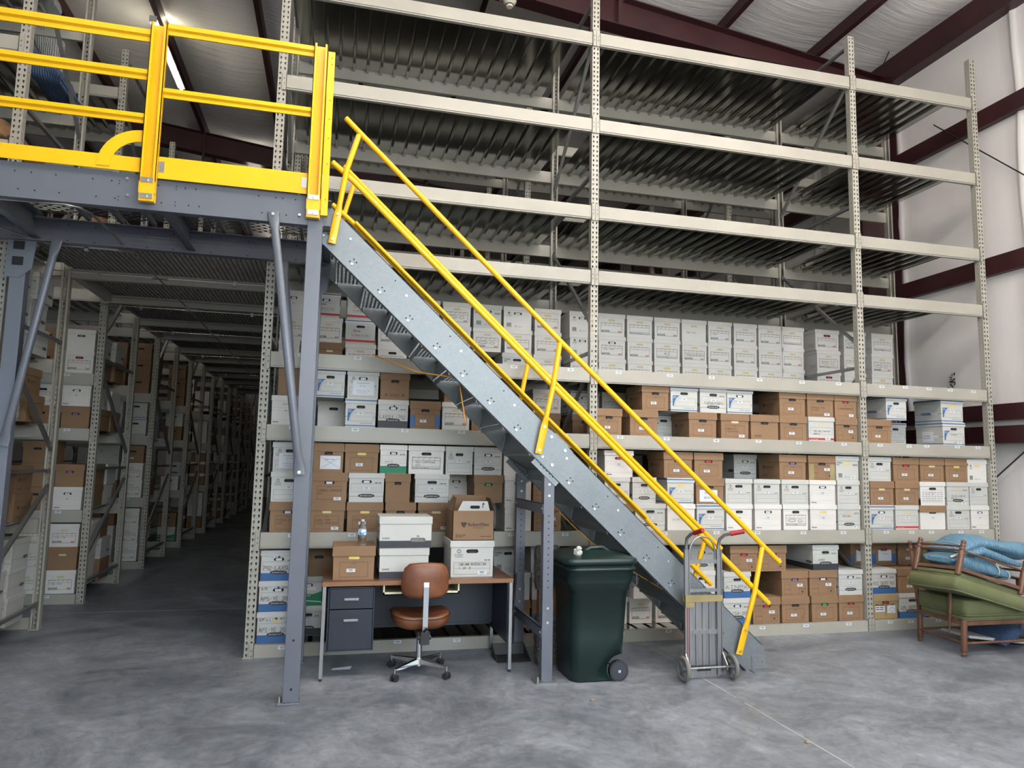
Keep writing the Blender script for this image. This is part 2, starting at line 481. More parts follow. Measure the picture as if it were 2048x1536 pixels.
# rod bracing
m = MB(); m.cyl((7.62, 0.87, 6.32), (7.62, -3.0, 2.55), 0.008, 'dark', 6); m.cyl((7.62, 0.9, 1.1), (7.62, -3.0, 4.2), 0.008, 'dark', 6)
m.cyl((7.30, 0.79, 8.0), (7.45, 1.62, 7.42), 0.008, 'dark', 6); m.cyl((7.30, .79, 8.0), (6.6, -2.6, 7.4), 0.008, 'dark', 6)
m.cyl((3.2, 1.0, 7.35), (2.8, -0.4, 7.75), 0.006, 'zinc', 6)
struct('trim_9', m)
# other walls
m = MB(); m.box(-12.2, -12, -13, 26, 0, 10, 'wall_ins'); struct('wall_left', m)
m = MB(); m.box(-12.2, 7.9, 26, 26.2, 0, 10, 'wall_ins'); struct('wall_back', m)
m = MB()
for a, b, z0, z1 in ((-12.2, -7.2, 0, 10), (-3.6, -0.5, 0, 10), (6.5, 7.9, 0, 10), (-7.2, -3.6, 4.4, 10), (-0.5, 6.5, 5.6, 10)): m.box(a, b, -8.85, -8.65, z0, z1, 'wall_ins')  # left opening added for the blue fill light
struct('wall_front', m)
# ---------------------------------------------------------------- pallet racking
LV = [0.108, 1.053, 1.993, 2.643, 3.645, 4.32, 5.25, 6.20]
DEPTH = 1.46
HUP = 6.72


def ring_cell(mb, P, u0, u1, v0, v1, hole, m):
    """quad cell with a hole; hole is a list of (u,v) relative to the cell centre"""
    cu_, cv_ = (u0 + u1) / 2, (v0 + v1) / 2; n = len(hole); outer = []
    for hu, hv in hole:
        a = math.atan2(hv, hu); c, s = math.cos(a), math.sin(a)
        t = min((u1 - u0) / 2 / max(abs(c), 1e-6), (v1 - v0) / 2 / max(abs(s), 1e-6))
        outer.append((cu_ + c * t, cv_ + s * t))
    corners = [(u1, v1), (u0, v1), (u0, v0), (u1, v0)]
    vs = [P(*o) for o in outer] + [P(cu_ + a, cv_ + b) for a, b in hole]
    fs = []; extra = [P(*c) for c in corners]
    for i in range(n):
        j = (i + 1) % n; f = [i]
        a, b = outer[i], outer[j]
        for ci, c in enumerate(corners):
            A = math.atan2(a[1] - cv_, a[0] - cu_); B = math.atan2(b[1] - cv_, b[0] - cu_); Cc = math.atan2(c[1] - cv_, c[0] - cu_)
            if B < A: B += 2 * math.pi
            if Cc < A: Cc += 2 * math.pi
            if A + 1e-4 < Cc < B - 1e-4: f.append(2 * n + ci)
        f += [j, n + j, n + i]; fs.append(f)
    mb.add(vs + extra, fs, m)


TEAR = [(.0085 * math.cos(a), .004 + .0085 * math.sin(a)) for a in [math.radians(d) for d in (-20, 10, 45, 90, 135, 170, 200)]] + [(-.0042, -.006), (-.003, -.014), (.003, -.014), (.0042, -.006)]
SMALL = [(.0045 * math.cos(math.radians(d)), .0045 * math.sin(math.radians(d))) for d in range(10, 370, 60)]


def upright_mesh():
    mb = MB(); w = 0.078; d = 0.07; p = 0.0508; n = int(HUP / p)
    for i in range(n):
        for u0, u1 in ((-w / 2, 0), (0, w / 2)):
            ring_cell(mb, lambda u, v: (u, 0, v), u0, u1, i * p, (i + 1) * p, TEAR, 'rack')
        for sx in (-1, 1):
            ring_cell(mb, lambda u, v: (sx * w / 2, u, v), 0, d, i * p, (i + 1) * p, SMALL, 'rack')
    z = n * p
    for sx in (-1, 1):
        mb.box(min(sx * w / 2, sx * (w / 2 - .018)), max(sx * w / 2, sx * (w / 2 - .018)), d - .002, d, 0, z, 'rack')
    mb.box(-w / 2 - .01, w / 2 + .01, -.01, d + .02, 0, 0.008, 'rack')
    return mb.mesh('upright')


ME_UP = upright_mesh()


def brace_mesh(parts):
    mb = MB()
    for (y0, z0), (y1, z1) in parts: mb.bar((0, y0, z0), (0, y1, z1), 0.03, 0.034, 'brace', (1, 0, 0))
    return mb


BR = [((.05, .22), (1.41, .24)), ((.05, .50), (1.41, 1.38)), ((.05, 1.53), (1.41, 1.53)), ((1.41, 1.74), (.05, 2.72)), ((.05, 2.82), (1.41, 2.82)),
      ((.05, 3.08), (1.41, 4.2)), ((.05, 4.68), (1.41, 4.68)), ((1.41, 5.0), (.05, 6.2)), ((.05, 6.6), (1.41, 6.6))]
ME_BR = [brace_mesh([b]).mesh('frame_brace') for b in BR]
ME_SHELF_LABEL = None
mb = MB(); mb.box(-.032, .032, -.0015, 0, -.0145, .0145, 'paper'); mb.box(-.02, .02, -.002, -.0015, .000, .008, 'ink2'); mb.box(-.012, .012, -.002, -.0015, -.009, -.005, 'ink2')
ME_SHELF_LABEL = mb.mesh('shelf_label')


def beam_mesh(L, rear=False):
    mb = MB(); h = 0.125
    mb.box(0, L, 0, 0.045, -h, 0, 'rack'); mb.box(0, L, 0.008, 0.045, -h - .014, -h, 'rack')
    return mb.mesh('beam')


def conn_mesh():
    mb = MB(); mb.box(-.002, .037, -.010, -.004, -.155, .02, 'rack'); mb.box(-.002, .002, -.010, .05, -.155, .02, 'rack')
    for z in (-.045, -.09): mb.box(.014, .021, -.0108, -.010, z - .005, z + .005, 'dark')
    return mb.mesh('beam_connector')


ME_CONN = conn_mesh()


def deck_mesh(L, D):
    """corrugated steel deck, ribs running front to back, hanging from z=0 down"""
    mb = MB(); pitch = 0.1524; prof = []; x = 0.0
    while x < L - 0.01:
        for dx, z in ((0, -.002), (.112, -.002), (.119, -.034), (.145, -.034), (.1524, -.002)):
            if x + dx <= L + .001 and (dx or not prof): prof.append((x + dx, z))
        x += pitch
    n = len(prof); vs = [(a, 0, z) for a, z in prof] + [(a, D, z) for a, z in prof] + [(a, 0, z + .0015) for a, z in prof] + [(a, D, z + .0015) for a, z in prof]
    fs = [(i, i + 1, n + i + 1, n + i) for i in range(n - 1)] + [(2 * n + i, 3 * n + i, 3 * n + i + 1, 2 * n + i + 1) for i in range(n - 1)]
    fs += [(i, 2 * n + i, 2 * n + i + 1, i + 1) for i in range(n - 1)]
    mb.add(vs, fs, 'deck')
    return mb.mesh('deck_panel')


_cache = {}


def rack(name, label, y, xs, group=None, levels=range(8), stickers=False, decks=True, brace_side=None):
    t = thing(name, label, 'pallet rack', (xs[0], y, 0), group)
    x00 = xs[0]
    for x in xs:
        a = link('upright', ME_UP, t, (x - x00, 0, 0))
        b = link('upright', ME_UP, t, (x - x00, DEPTH, 0)); b.rotation_euler = (0, 0, math.pi)
        if x < 7: [link('frame_brace', me, t, (x - x00, 0, 0)) for me in ME_BR]
    for xa, xb in zip(xs, xs[1:]):
        L = round(xb - xa - 0.078, 3)
        if ('b', L) not in _cache: _cache[('b', L)] = beam_mesh(L)
        g0 = 0.10
        Ld = round(L - 0.16, 3)
        if ('d', Ld) not in _cache: _cache[('d', Ld)] = deck_mesh(Ld, DEPTH - 0.06)
        for li in levels:
            z = LV[li]
            o = link('beam', _cache[('b', L)], t, (xa + .039 - x00, -.004, z))
            c = link('beam_connector', ME_CONN, o, (0, 0, 0)); c.location = (0, 0, 0); c.scale = (-1, 1, 1)
            c = link('beam_connector', ME_CONN, o, (L, 0, 0))
            if stickers and li < 4:
                k = 6 if L > 2 else 5
                for i in range(k):
                    fx = L * (i + .5) / k + random.uniform(-.05, .05)
                    link('shelf_label', ME_SHELF_LABEL, o, (fx, 0, -.022 + random.uniform(-.006, .004)))
            o = link('beam', _cache[('b', L)], t, (xb - .039 - x00, DEPTH + .004, z)); o.rotation_euler = (0, 0, math.pi)
            if decks: link('deck_panel', _cache[('d', Ld)], t, (xa + .06 - x00, 0.03, z - .001))
    return t


XA, XB, XC, XD = -0.62, 2.475, 5.615, 7.34
rack('pallet_rack', 'tall grey steel rack across the hall behind the yellow-railed stair', 0, (XA, XB, XC, XD), stickers=True)
YR = [0, 2.66, 5.32, 8.0, 10.66, 13.3, 15.96, 18.6, 21.2]
rack('pallet_rack', 'grey steel rack mostly hidden behind the front rack', YR[1], (XA, XB, XC, XD), 'rear racks right of the aisle', levels=range(1, 8))
rack('pallet_rack', 'grey steel rack furthest back behind the stair rack', YR[2], (XA, XB, XC, XD), 'rear racks right of the aisle', levels=range(3, 8))
ORD = ['first', 'second', 'third', 'fourth', 'fifth', 'sixth', 'seventh', 'eighth', 'ninth', 'tenth', 'eleventh', 'twelfth', 'thirteenth', 'fourteenth']
XL = -2.73
for k in range(8):
    rack('pallet_rack', 'grey steel rack ending at left side of aisle, %s from the front' % ORD[k], YR[k], (XL - 3.13, XL),
         'racks left of the aisle', stickers=(k in (1, 2)), levels=range(8) if k < 3 else range(5))
for k in (3, 4, 5, 6, 7):
    rack('pallet_rack', 'dim grey rack right of the dark aisle, %s from the front' % ORD[k], YR[k], (XA, XB),
         'rear racks right of the aisle', levels=range(5))
# catwalk over the aisle: wire mesh on cross beams
t = thing('catwalk', 'wire mesh catwalk deck on pale cross beams above the dark aisle', 'walkway', (-1.65, 1.4, 3.60))
for k in range(6):
    for yb, first in ((YR[k] + DEPTH - 0.0, 0), (YR[k], 1)):
        if k == 0 and first: continue
        mb = MB(); mb.box(-1.04, 0.99, -.04, .04, -.105, -.01, 'rack'); mb.box(-1.04, .99, -.045, -.04, -.04, -.03, 'brace'); mb.obj('cross_beam', t, (0, yb - 1.4, 0))
    mb = MB(); mb.box(-.04, .04, 0, YR[k + 1] - YR[k] - DEPTH - .08, -.09, 0, 'rack'); mb.obj('side_rail', t, (-1.03, YR[k] + DEPTH + .04 - 1.4, 0))
mb = MB()
for i in range(45): mb.box(-1.06 + i * .046, -1.06 + i * .046 + .005, -1.5, 14.6, .000, .020, 'mesh')
for j in range(400):
    y = -1.5 + j * .0402; mb.box(-1.06, 1.0, y, y + .005, .002, .022, 'mesh')
mb.obj('wire_mesh', t)['kind'] = 'stuff'
# conduit with clamps running under the catwalk
t = thing('conduit', 'thin galvanised conduit running down the middle of the catwalk underside', 'conduit', (-1.75, 0, 3.45))
mb = MB(); mb.tube([(0, .12, -.02), (0, 5, -.01), (0, 14, .0)], .007, 'zinc', 6); mb.obj('pipe', t)
for yy in (0.95, 2.55, 4.3, 6.7, 9.5, 12.0):
    mb = MB(); mb.tube([(-1.0, yy, 0), (1.0, yy, 0)], .006, 'zinc', 6)
    for xx in (-.55, .7): mb.box(xx - .015, xx + .015, yy - .012, yy + .012, -.03, .015, 'zinc')
    mb.obj('cross_rod', t)
    mb = MB(); mb.box(-.07, .07, yy - .025, yy + .025, -.012, .012, 'zinc'); mb.obj('clamp_plate', t)
t = thing('conduit', 'bent galvanised conduit clamped under the yellow-railed platform', 'conduit', (-1.78, -1.15, 3.42))
mb = MB(); mb.tube([(-.9, .06, .03), (-.12, -.04, .01), (-.04, 0, .01), (0, .12, .01), (.0, .95, .03)], .009, 'zinc', 8); mb.obj('pipe', t)
mb = MB(); mb.tube([(-1.0, .1, .0), (-.75, .75, .0), (-.6, 1.0, 0), (-.5, 1.03, 0), (.05, 1.05, 0)], .009, 'zinc', 8); mb.obj('pipe', t)
for p in ((-.55, -.0, 0), (-.3, 1.05, -.01)):
    mb = MB(); mb.box(p[0] - .015, p[0] + .015, p[1] - .03, p[1] + .012, -.03, .03, 'zinc'); mb.obj('clamp', t)
mb = MB(); mb.box(-.05, .07, .98, 1.06, -.012, .02, 'zinc'); mb.obj('clamp_plate', t)
# ---------------------------------------------------------------- file boxes
STROKE = {
 'A': '00 26 40|12 32', 'B': '00 06 35 34 03|03 42 41 30 00', 'C': '45 26 04 02 20 41', 'D': '00 06 26 43 20 00', 'E': '46 06 00 40|03 33', 'F': '46 06 00|03 33',
 'G': '45 26 04 02 20 41 42 22', 'H': '06 00|46 40|03 43', 'I': '26 20|16 36|10 30', 'J': '46 41 20 01', 'K': '06 00|46 03 40', 'L': '06 00 40', 'M': '00 06 23 46 40',
 'N': '00 06 40 46', 'O': '26 04 02 20 42 44 26', 'P': '00 06 46 43 03', 'Q': '26 04 02 20 42 44 26|22 40', 'R': '00 06 46 43 03|13 40', 'S': '45 26 05 04 42 41 20 01',
 'T': '06 46|26 20', 'U': '06 01 20 41 46', 'V': '06 20 46', 'W': '06 10 23 30 46', 'X': '06 40|00 46', 'Y': '06 23 46|23 20', 'Z': '06 46 00 40',
 '0': '26 04 02 20 42 44 26', '1': '15 26 20', '2': '05 26 45 44 00 40', '3': '06 46 23 42 20 01', '4': '36 30|36 02 42', '5': '46 06 03 33 42 20 00', '6': '46 03 01 20 41 42 03',
 '7': '06 46 10', '8': '23 05 26 45 23 01 20 41 23', '9': '40 45 26 05 03 43', '-': '13 33', '/': '00 46', '#': '11 15|31 35|02 42|04 44', ' ': ''}
_txt = {}


def text_tris(s):
    if s not in _txt:
        c = bpy.data.curves.new('t', 'FONT'); c.body = s; c.resolution_u = 2; c.size = 1
        o = bpy.data.objects.new('t', c); COL.objects.link(o)
        bpy.context.view_layer.update()
        me = bpy.data.meshes.new_from_object(o.evaluated_get(bpy.context.evaluated_depsgraph_get()))
        _txt[s] = ([(v.co.x, v.co.y) for v in me.vertices], [tuple(p.vertices) for p in me.polygons])
        bpy.data.objects.remove(o); bpy.data.curves.remove(c); bpy.data.meshes.remove(me)
    return _txt[s]


class Face:
    """prints on a flat face; P maps (u, v, out) to 3-D"""

    def __init__(s, mb, P): s.mb = mb; s.P = P; s.k = 0.0006; s.rnd = random.Random(5)

    def rect(s, u0, v0, u1, v1, m, lift=0):
        o = s.k + lift * .0004
        s.mb.add([s.P(u0, v0, o), s.P(u1, v0, o), s.P(u1, v1, o), s.P(u0, v1, o)], [(0, 1, 2, 3)], m)

    def frame(s, u0, v0, u1, v1, t, m):
        s.rect(u0, v0, u1, v0 + t, m); s.rect(u0, v1 - t, u1, v1, m); s.rect(u0, v0, u0 + t, v1, m); s.rect(u1 - t, v0, u1, v1, m)

    def poly(s, pts, m, lift=0):
        o = s.k + lift * .0004
        s.mb.add([s.P(u, v, o) for u, v in pts], [tuple(range(len(pts)))], m)

    def stadium(s, u, v, w, h, m, lift=1):
        r = h / 2
        s.poly([(u + w / 2 - r + a, v + b) for a, b in arc(0, 0, r, -90, 90, 6)] + [(u - w / 2 + r + a, v + b) for a, b in arc(0, 0, r, 90, 270, 6)], m, lift)

    def ell(s, u, v, a, b, m, lift=1): s.poly([(u + a * x, v + b * y) for x, y in arc(0, 0, 1, 0, 342, 19)], m, lift)

    def text(s, t, u, v, h, m='ink', w=None, align='l', lift=2, bold=0):
        vs, fs = text_tris(t)
        if not vs: return
        xs = [a for a, b in vs]; W = max(xs) - min(xs); k = h / 0.7; kx = k if w is None else w / W
        off = {'l': 0, 'c': -W * kx / 2, 'r': -W * kx}[align]
        o = s.k + lift * .0004
        for b in ([0] if not bold else [-bold, 0, bold]):
            s.mb.add([s.P(u + off + (a - min(xs)) * kx + b, v + c * k, o + b * .05) for a, c in vs], fs, m)

    def stroke(s, t, u, v, h, m='ink', w=None, th=0.0022, jit=0.10, lift=3):
        n = max(len(t), 1); cw = (w / n) if w else h * 0.75; o = s.k + lift * .0004
        for i, ch in enumerate(t.upper()):
            for pl in STROKE.get(ch, '').split('|'):
                pts = [(u + cw * (i + int(q[0]) / 5.4 + s.rnd.uniform(-jit, jit) * .3), v + h * (int(q[1]) / 6 + s.rnd.uniform(-jit, jit) * .5)) for q in pl.split()]
                s.line(pts, th, m, o)

    def line(s, pts, th, m, o=None, lift=3):
        if o is None: o = s.k + lift * .0004
        for a, b in zip(pts, pts[1:]):
            d = Vector((b[0] - a[0], b[1] - a[1]));
            if d.length < 1e-5: continue
            d.normalize(); n = Vector((-d.y, d.x)) * th / 2; a2 = Vector(a) - d * th * .3; b2 = Vector(b) + d * th * .3
            s.mb.add([s.P(a2.x + n.x, a2.y + n.y, o), s.P(b2.x + n.x, b2.y + n.y, o), s.P(b2.x - n.x, b2.y - n.y, o), s.P(a2.x - n.x, a2.y - n.y, o)], [(0, 1, 2, 3)], m)

    def loops(s, u, v, a, b, m='ink', n=3, th=0.0016):
        pts = []
        for i in range(14 * n):
            t = i / 14 * 2 * math.pi
            pts.append((u + a * math.cos(t) * (1 + .15 * math.sin(t * .37 + u * 90)) + a * .25 * math.sin(t * .21), v + b * math.sin(t) * (1 + .2 * math.cos(t * .53))))
        s.line(pts, th, m)

    def scribble(s, u0, v0, u1, v1, m='ink', n=14, th=0.0018):
        pts = []
        for i in range(n * 2):
            pts.append((u0 + (u1 - u0) * (i / (2 * n - 1)) + s.rnd.uniform(-.005, .005), (v0 if i % 2 else v1) + s.rnd.uniform(-.006, .006)))
        s.line(pts, th, m)

    def words(s, u, v, w, h, m='ink2', n=3, lift=2):
        x = u
        for i in range(n):
            ww = w / n * s.rnd.uniform(.6, .9); s.rect(x, v, x + ww, v + h, m, lift); x += w / n


BW, BH = 0.305, 0.262
WHITE = set('S T B G H O K M X L E V'.split()) | {'KB', 'KK', 'KG', 'XN', 'D'}


def oval(f, u, v, w=.138, h=.032):
    f.stadium(u, v, w, h * .72, 'black', 1); f.stadium(u, v, w * .8, h, 'black', 1)
    f.text('BANKERS BOX', u, v - h * .2, h * .38, 'white', w * .74, 'c', 2)


def grid(f, u0, v0, u1, v1, n, drop, m='ink', t=.0030):
    f.frame(u0, v0, u1, v1, t, m); f.rect(u0, v1 - drop, u1, v1 - drop + t * .8, m)
    for i in range(1, n): f.rect(u0 + (u1 - u0) * i / n, v1 - drop, u0 + (u1 - u0) * i / n + t * .7, v1, m)


def design(ty, f, side, d):
    """print on the front (side=0) or a long side (side=1)"""
    W = BW / 2 - .006 if not side else d / 2 - .006
    if side:
        if ty in ('R', 'Q', 'N') :
            if ty != 'N':
                f.text('RobertFlinn', .0, .120, .020, 'bink', .14, 'c'); f.text('Records Center', 0, .098, .008, 'bink', .08, 'c')
                f.poly([(-.115, .145), (-.085, .148), (-.082, .125), (-.098, .106), (-.114, .125)], 'bink', 1)
                f.words(-.13, .045, .10, .004, 'bink'); f.words(-.13, .035, .09, .004, 'bink'); f.words(.05, .035, .09, .004, 'bink')
        elif ty == 'O':
            f.rect(-W, .012, W, .021, 'blue'); f.rect(-W, .094, W, .0965, 'ink')
            f.poly([(-.09, .088), (-.10, .112), (.03, .112), (.045, .088)], 'blue', 1); f.poly([(.05, .088), (.035, .112), (.12, .112), (.135, .088)], 'paper', 1)
            f.text('Office DEPOT', -.085, .095, .010, 'paper', .10, 'l', 3)
        elif ty in ('K', 'KK', 'KB', 'L'):
            if ty != 'K': f.rect(-W, 0.002, W, .070 if ty != 'KK' else .060, 'blue' if ty == 'KB' else 'black')
            f.rect(-W, .078, W, .080, 'black'); oval(f, W - .07, .082, .10, .028)
        elif ty in ('S', 'T'):
            f.frame(W - .14, .05, W - .02, .085, .0015, 'ink'); f.text('STOR/ALL', W - .13, .06, .012, 'ink', .09)
        return
    if ty in ('S', 'T'):
        grid(f, -.118, .045, .118, .155, 5, .032)
        if ty == 'S':
            f.text('#33250', -.112, .050, .021, 'ink', .088, bold=.0009); f.rect(.072, .051, .106, .066, 'red', 1); f.rect(.078, .056, .10, .061, 'white', 2)
        else:
            f.rect(-.118, .068, .118, .070, 'ink'); f.text('03325', -.112, .051, .012, 'ink', .055, bold=.0006); f.rect(-.05, .045, -.048, .07, 'ink'); f.text('STOR/ALL', -.044, .051, .011, 'ink', .075, bold=.0006)
            f.rect(.04, .045, .042, .07, 'ink'); f.text('Pyramid', .048, .051, .010, 'ink', .06)
        for i in range(5): f.rect(-.113 + i * .047, .149, -.095 + i * .047, .152, 'ink2', 1)
    elif ty == 'B':
        f.ell(-.092, .185, .014, .014, 'ink'); f.ell(-.092, .185, .010, .010, 'white', 2); f.rect(-.094, .176, -.090, .194, 'ink', 3)
        f.text('BUSINESS', -.092, .155, .010, 'ink', .058, 'c'); f.text('SOURCE', -.092, .140, .010, 'ink', .050, 'c')
        f.frame(-.125, .018, .125, .105, .0016, 'ink'); f.rect(-.125, .060, .125, .0612, 'ink'); f.rect(-.125, .083, .125, .084, 'ink2'); f.words(.085, .118, .045, .005, 'ink', 2)
    elif ty in ('G', 'H'):
        if ty == 'G':
            f.ell(-.092, .190, .012, .012, 'ink'); f.rect(-.094, .18, -.090, .2, 'white', 3); f.text('BUSINESS', -.092, .164, .008, 'ink', .050, 'c'); f.text('SOURCE', -.092, .151, .008, 'ink', .044, 'c')
        else:
            f.text('STORAGE', -.132, .185, .013, 'ink', .066, bold=.0007); f.text('BOX', -.132, .163, .013, 'ink', .032, bold=.0007); f.text('01651', .075, .160, .018, 'ink', .058, bold=.0008)
        x = -.115
        for i in range(13): w = (.0014, .003, .0022)[i % 3]; f.rect(x, .035, x + w, .078, 'ink'); x += w + .0018
        f.rect(-.115, .030, -.055, .033, 'ink2'); f.ell(-.02, .040, .010, .010, 'ink2'); f.ell(-.02, .040, .005, .005, 'white', 2); f.words(0, .036, .05, .005, 'ink2')
    elif ty == 'O':
        f.rect(-W, .010, W, .019, 'blue'); f.rect(-W, .094, -.125, .0965, 'ink'); f.rect(.125, .094, W, .0965, 'ink')
        f.poly([(-.125, .055), (-.125, .165), (-.045, .165), (-.068, .152), (-.088, .130), (-.100, .105), (-.107, .08), (-.110, .055)], 'blue', 1)
        f.text('Office', -.122, .148, .011, 'paper', .036, 'l', 3); f.text('DEPOT', -.122, .134, .010, 'paper', .036, 'l', 3)
        f.line([(-.098, .055), (-.094, .085), (-.082, .112), (-.062, .135), (.12, .135), (.125, .13), (.125, .06), (.12, .055), (-.098, .055)], .0016, 'ink')
        f.rect(-.07, .098, .118, .0992, 'ink2'); f.words(0, .035, .12, .004, 'blue', 4)
    elif ty in ('K', 'KB', 'KK', 'KG'):
        top = .055
        if ty == 'K': f.rect(-W, .051, W, .053, 'blue' if side else 'black'); f.rect(-W, .0485, W, .0495, 'ink2')
        else: f.rect(-W, .001, W, .068, {'KB': 'blue', 'KK': 'black', 'KG': 'green'}[ty])
        oval(f, 0, .058 if ty == 'K' else .072)
        f.line([(-.128, .09), (-.128, .165), (.128, .165), (.128, .09), (-.128, .09)], .0013, 'ink'); f.rect(-.128, .128, .128, .129, 'ink2'); f.rect(-.128, .108, .128, .1088, 'ink2'); f.words(.07, .172, .06, .006, 'ink', 2)
    elif ty in ('R', 'U'):
        f.frame(-.10, .022, .10, .140, .0022, 'bink'); f.rect(-.018, .128, .018, .131, 'bink', 1)
        if ty == 'U': f.rect(-W, .02, -.10, .13, 'blue'); f.rect(.10, .02, W, .13, 'blue')
    elif ty == 'Q':
        for a, b in ((-.118, -.05), (.05, .118)): f.frame(a, .022, b, .075, .0022, 'bink'); f.frame(a, .075, b, .125, .0016, 'bink')
        f.poly([(.084, .035), (.100, .048), (.084, .061), (.068, .048)], 'bink', 1); f.frame(-.118, .022, .118, .15, .0016, 'bink')
    elif ty == 'M':
        f.text('OfficeMax', -.132, .020, .012, 'ink', .062, bold=.0006); grid(f, -.132, .045, .132, .155, 5, .03, 'ink2', .0012)
    elif ty == 'D':
        f.rect(-W, .022, W, .046, 'red'); f.rect(-W, .2, W, .206, 'blue' if side else 'white')
        f.rect(-.07, .125, -.045, .15, 'red', 1); f.text('IBM', -.068, .132, .009, 'white', .02, 'l', 3) if 0 else f.rect(-.066, .132, -.049, .142, 'white', 2)
        f.words(-.04, .135, .05, .007, 'ink', 1); f.frame(-.085, .065, .095, .155, .0014, 'red'); f.stroke('07-98 N 12-12TN', -.078, .08, .022, 'ink', .16, .0016)
    elif ty == 'E':
        f.rect(-W, .014, W, .036, 'red'); f.text('Basic Strength', -.12, .02, .008, 'white', .08, 'l', 3); f.line([(-.125, .075), (-.125, .15), (.125, .15), (.125, .075), (-.125, .075)], .0014, 'ink'); f.rect(-.125, .11, .125, .111, 'ink2')
    elif ty == 'L':
        for i in range(5): f.words(-.125, .055 + i * .022, .25, .004, 'ink', 7)
        f.rect(-.125, .042, .125, .044, 'ink'); f.rect(-.125, .175, .125, .176, 'ink')
    elif ty == 'V':
        f.rect(-W, .002, W, .13, 'green'); f.poly([(-W, .13), (-W, .19), (W, .19), (W, .13), (.05, .105), (-.06, .11)], 'whiteb', 1); f.rect(-.03, .14, .08, .17, 'paper', 2); f.text('STORAGE BOXES', -.14, .085, .016, 'paper', .16, 'l', 3)
        f.line([(-W, .03), (-.05, .05), (W, .035)], .008, 'paper', None, 3)
    elif ty == 'C':
        f.rect(-.13, .155, .13, .159, 'ink'); f.rect(.0, .03, .004, .155, 'ink'); f.rect(-.125, .075, -.01, .135, 'paper', 1); f.rect(.02, .06, .12, .14, 'paper', 1)
        f.words(-.12, .115, .10, .008, 'ink', 2, 3); f.words(-.12, .095, .10, .008, 'ink', 2, 3); f.loops(.07, .095, .03, .02, 'ink', 2)
        f.words(-.13, .142, .12, .008, 'ink', 2); f.words(.01, .142, .11, .008, 'ink', 2)


def note_print(f, note, ty):
    ink = 'bink' if ty in 'RQNCU' else 'ink'
    if note == 'loops': f.loops(-.05, .10, .045, .014, ink, 3); f.loops(.045, .098, .028, .013, ink, 2)
    elif note == 'scrib': f.scribble(-.10, .085, .11, .115, ink)
    elif note == 'paper': f.rect(-.095, .035, .105, .165, 'paper', 4); f.words(-.06, .14, .12, .005, 'ink2', 4, 5); f.words(-.03, .115, .06, .005, 'ink2', 2, 5); f.words(-.06, .07, .13, .004, 'ink2', 5, 5); f.words(-.05, .05, .1, .004, 'ink2', 4, 5)
    elif note == 'crosspaper': f.rect(-.08, .03, .12, .15, 'paper', 4); f.line([(-.07, .135), (.11, .04)], .002, 'ink', None, 6); f.line([(-.07, .04), (.11, .135)], .002, 'ink', None, 6); f.words(-.03, .115, .1, .005, 'ink2', 2, 5)
    elif note == 'wpaper': f.rect(-.07, .05, .09, .17, 'paper', 4); f.text('WESTON', -.02, .12, .012, 'ink', .07, 'l', 6); f.loops(.01, .085, .02, .01, 'ink', 1)
    elif note == 'cycle':
        f.frame(-.055, .03, .055, .058, .0016, 'bink'); f.words(-.05, .045, .1, .004, 'bink', 4); f.words(-.045, .036, .09, .003, 'bink', 3)
        for u in (-.085, .085): f.line([(u + .014 * math.cos(a), .045 + .014 * math.sin(a)) for a in [math.radians(q) for q in (90, 210, 330, 450)]], .005, 'bink')
    elif note == 'stamp': f.frame(-.11, .025, -.03, .05, .0016, 'bink'); f.words(-.105, .038, .07, .005, 'bink', 2); f.words(-.105, .029, .07, .004, 'bink', 3)
    elif note == 'tape': f.rect(-.146, .0, -.09, .17, 'tape', 4); f.rect(.09, .0, .146, .17, 'tape', 4)
    elif note == 'INTERNAL': f.text('INTERNAL', 0, .06, .028, 'ink', .20, 'c', 4, .001)
    elif note.startswith('VAB'): f.rect(-.11, .025, .08, .145, 'paper', 4); f.text('VAB', -.06, .105, .022, 'ink', .05, 'l', 6); f.text('BOX 006', -.06, .055, .022, 'ink', .12, 'l', 6)
    elif note.startswith('SOLPH'): f.text('SOLPHENE', -.19 + .15, .115, .012, 'ink', .08, 'l', 6)
    elif note == 'METCHEM': f.text('METCHEM', -.09, .135, .018, 'ink', .11, 'l', 4)
    elif ty == 'KB':
        f.stroke(note, -.13, .095, .032, 'ink', .255, .0032, .06)
        if 'YE' in note or 'LAX' in note:
            a, b = ('A/R', 'APS-201') if 'APS' in note else (('A/P A-K', 'API-201') if 'API' in note else ('', ''))
            if a: f.stroke(a, -.13, .185, .024, 'ink', .05 if len(a) < 4 else .09, .0024); f.stroke(b, .03, .195, .018, 'ink', .10, .002)
            f.rect(-.075, .195, -.035, .212, 'paper', 4); f.words(-.07, .2, .03, .006, 'blue', 2, 5); f.line([(.012, .26), (.004, .19)], .002, 'ink'); f.ell(.0, .205, .009, .009, 'black', 4)
    elif note == 'LAXSUL-792': f.stroke(note, -.13, .085, .034, 'ink', .255, .0030, .05); f.line([(.012, .26), (.004, .20)], .002, 'ink'); f.ell(.01, .205, .009, .009, 'black', 4)
    elif note == 'V': f.line([(.06, .07), (.075, .035), (.10, .11)], .003, 'ink')
    elif note == '62': f.stroke('62', -.03, .085, .03, 'ink', .07, .003)
    elif note:
        wd = note.split(); h = .016; v = (.083 if ty == 'B' else .10) if ty in WHITE else .095
        half = (len(wd) + 1) // 2 if len(note) > 11 else len(wd)
        lines = [' '.join(wd[:half]), ' '.join(wd[half:])]
        for i, t in enumerate(lines):
            if t: f.stroke(t, -.09, v - i * .028, h, ink, min(.19, .014 * len(t)), .0017)


_bm = {}


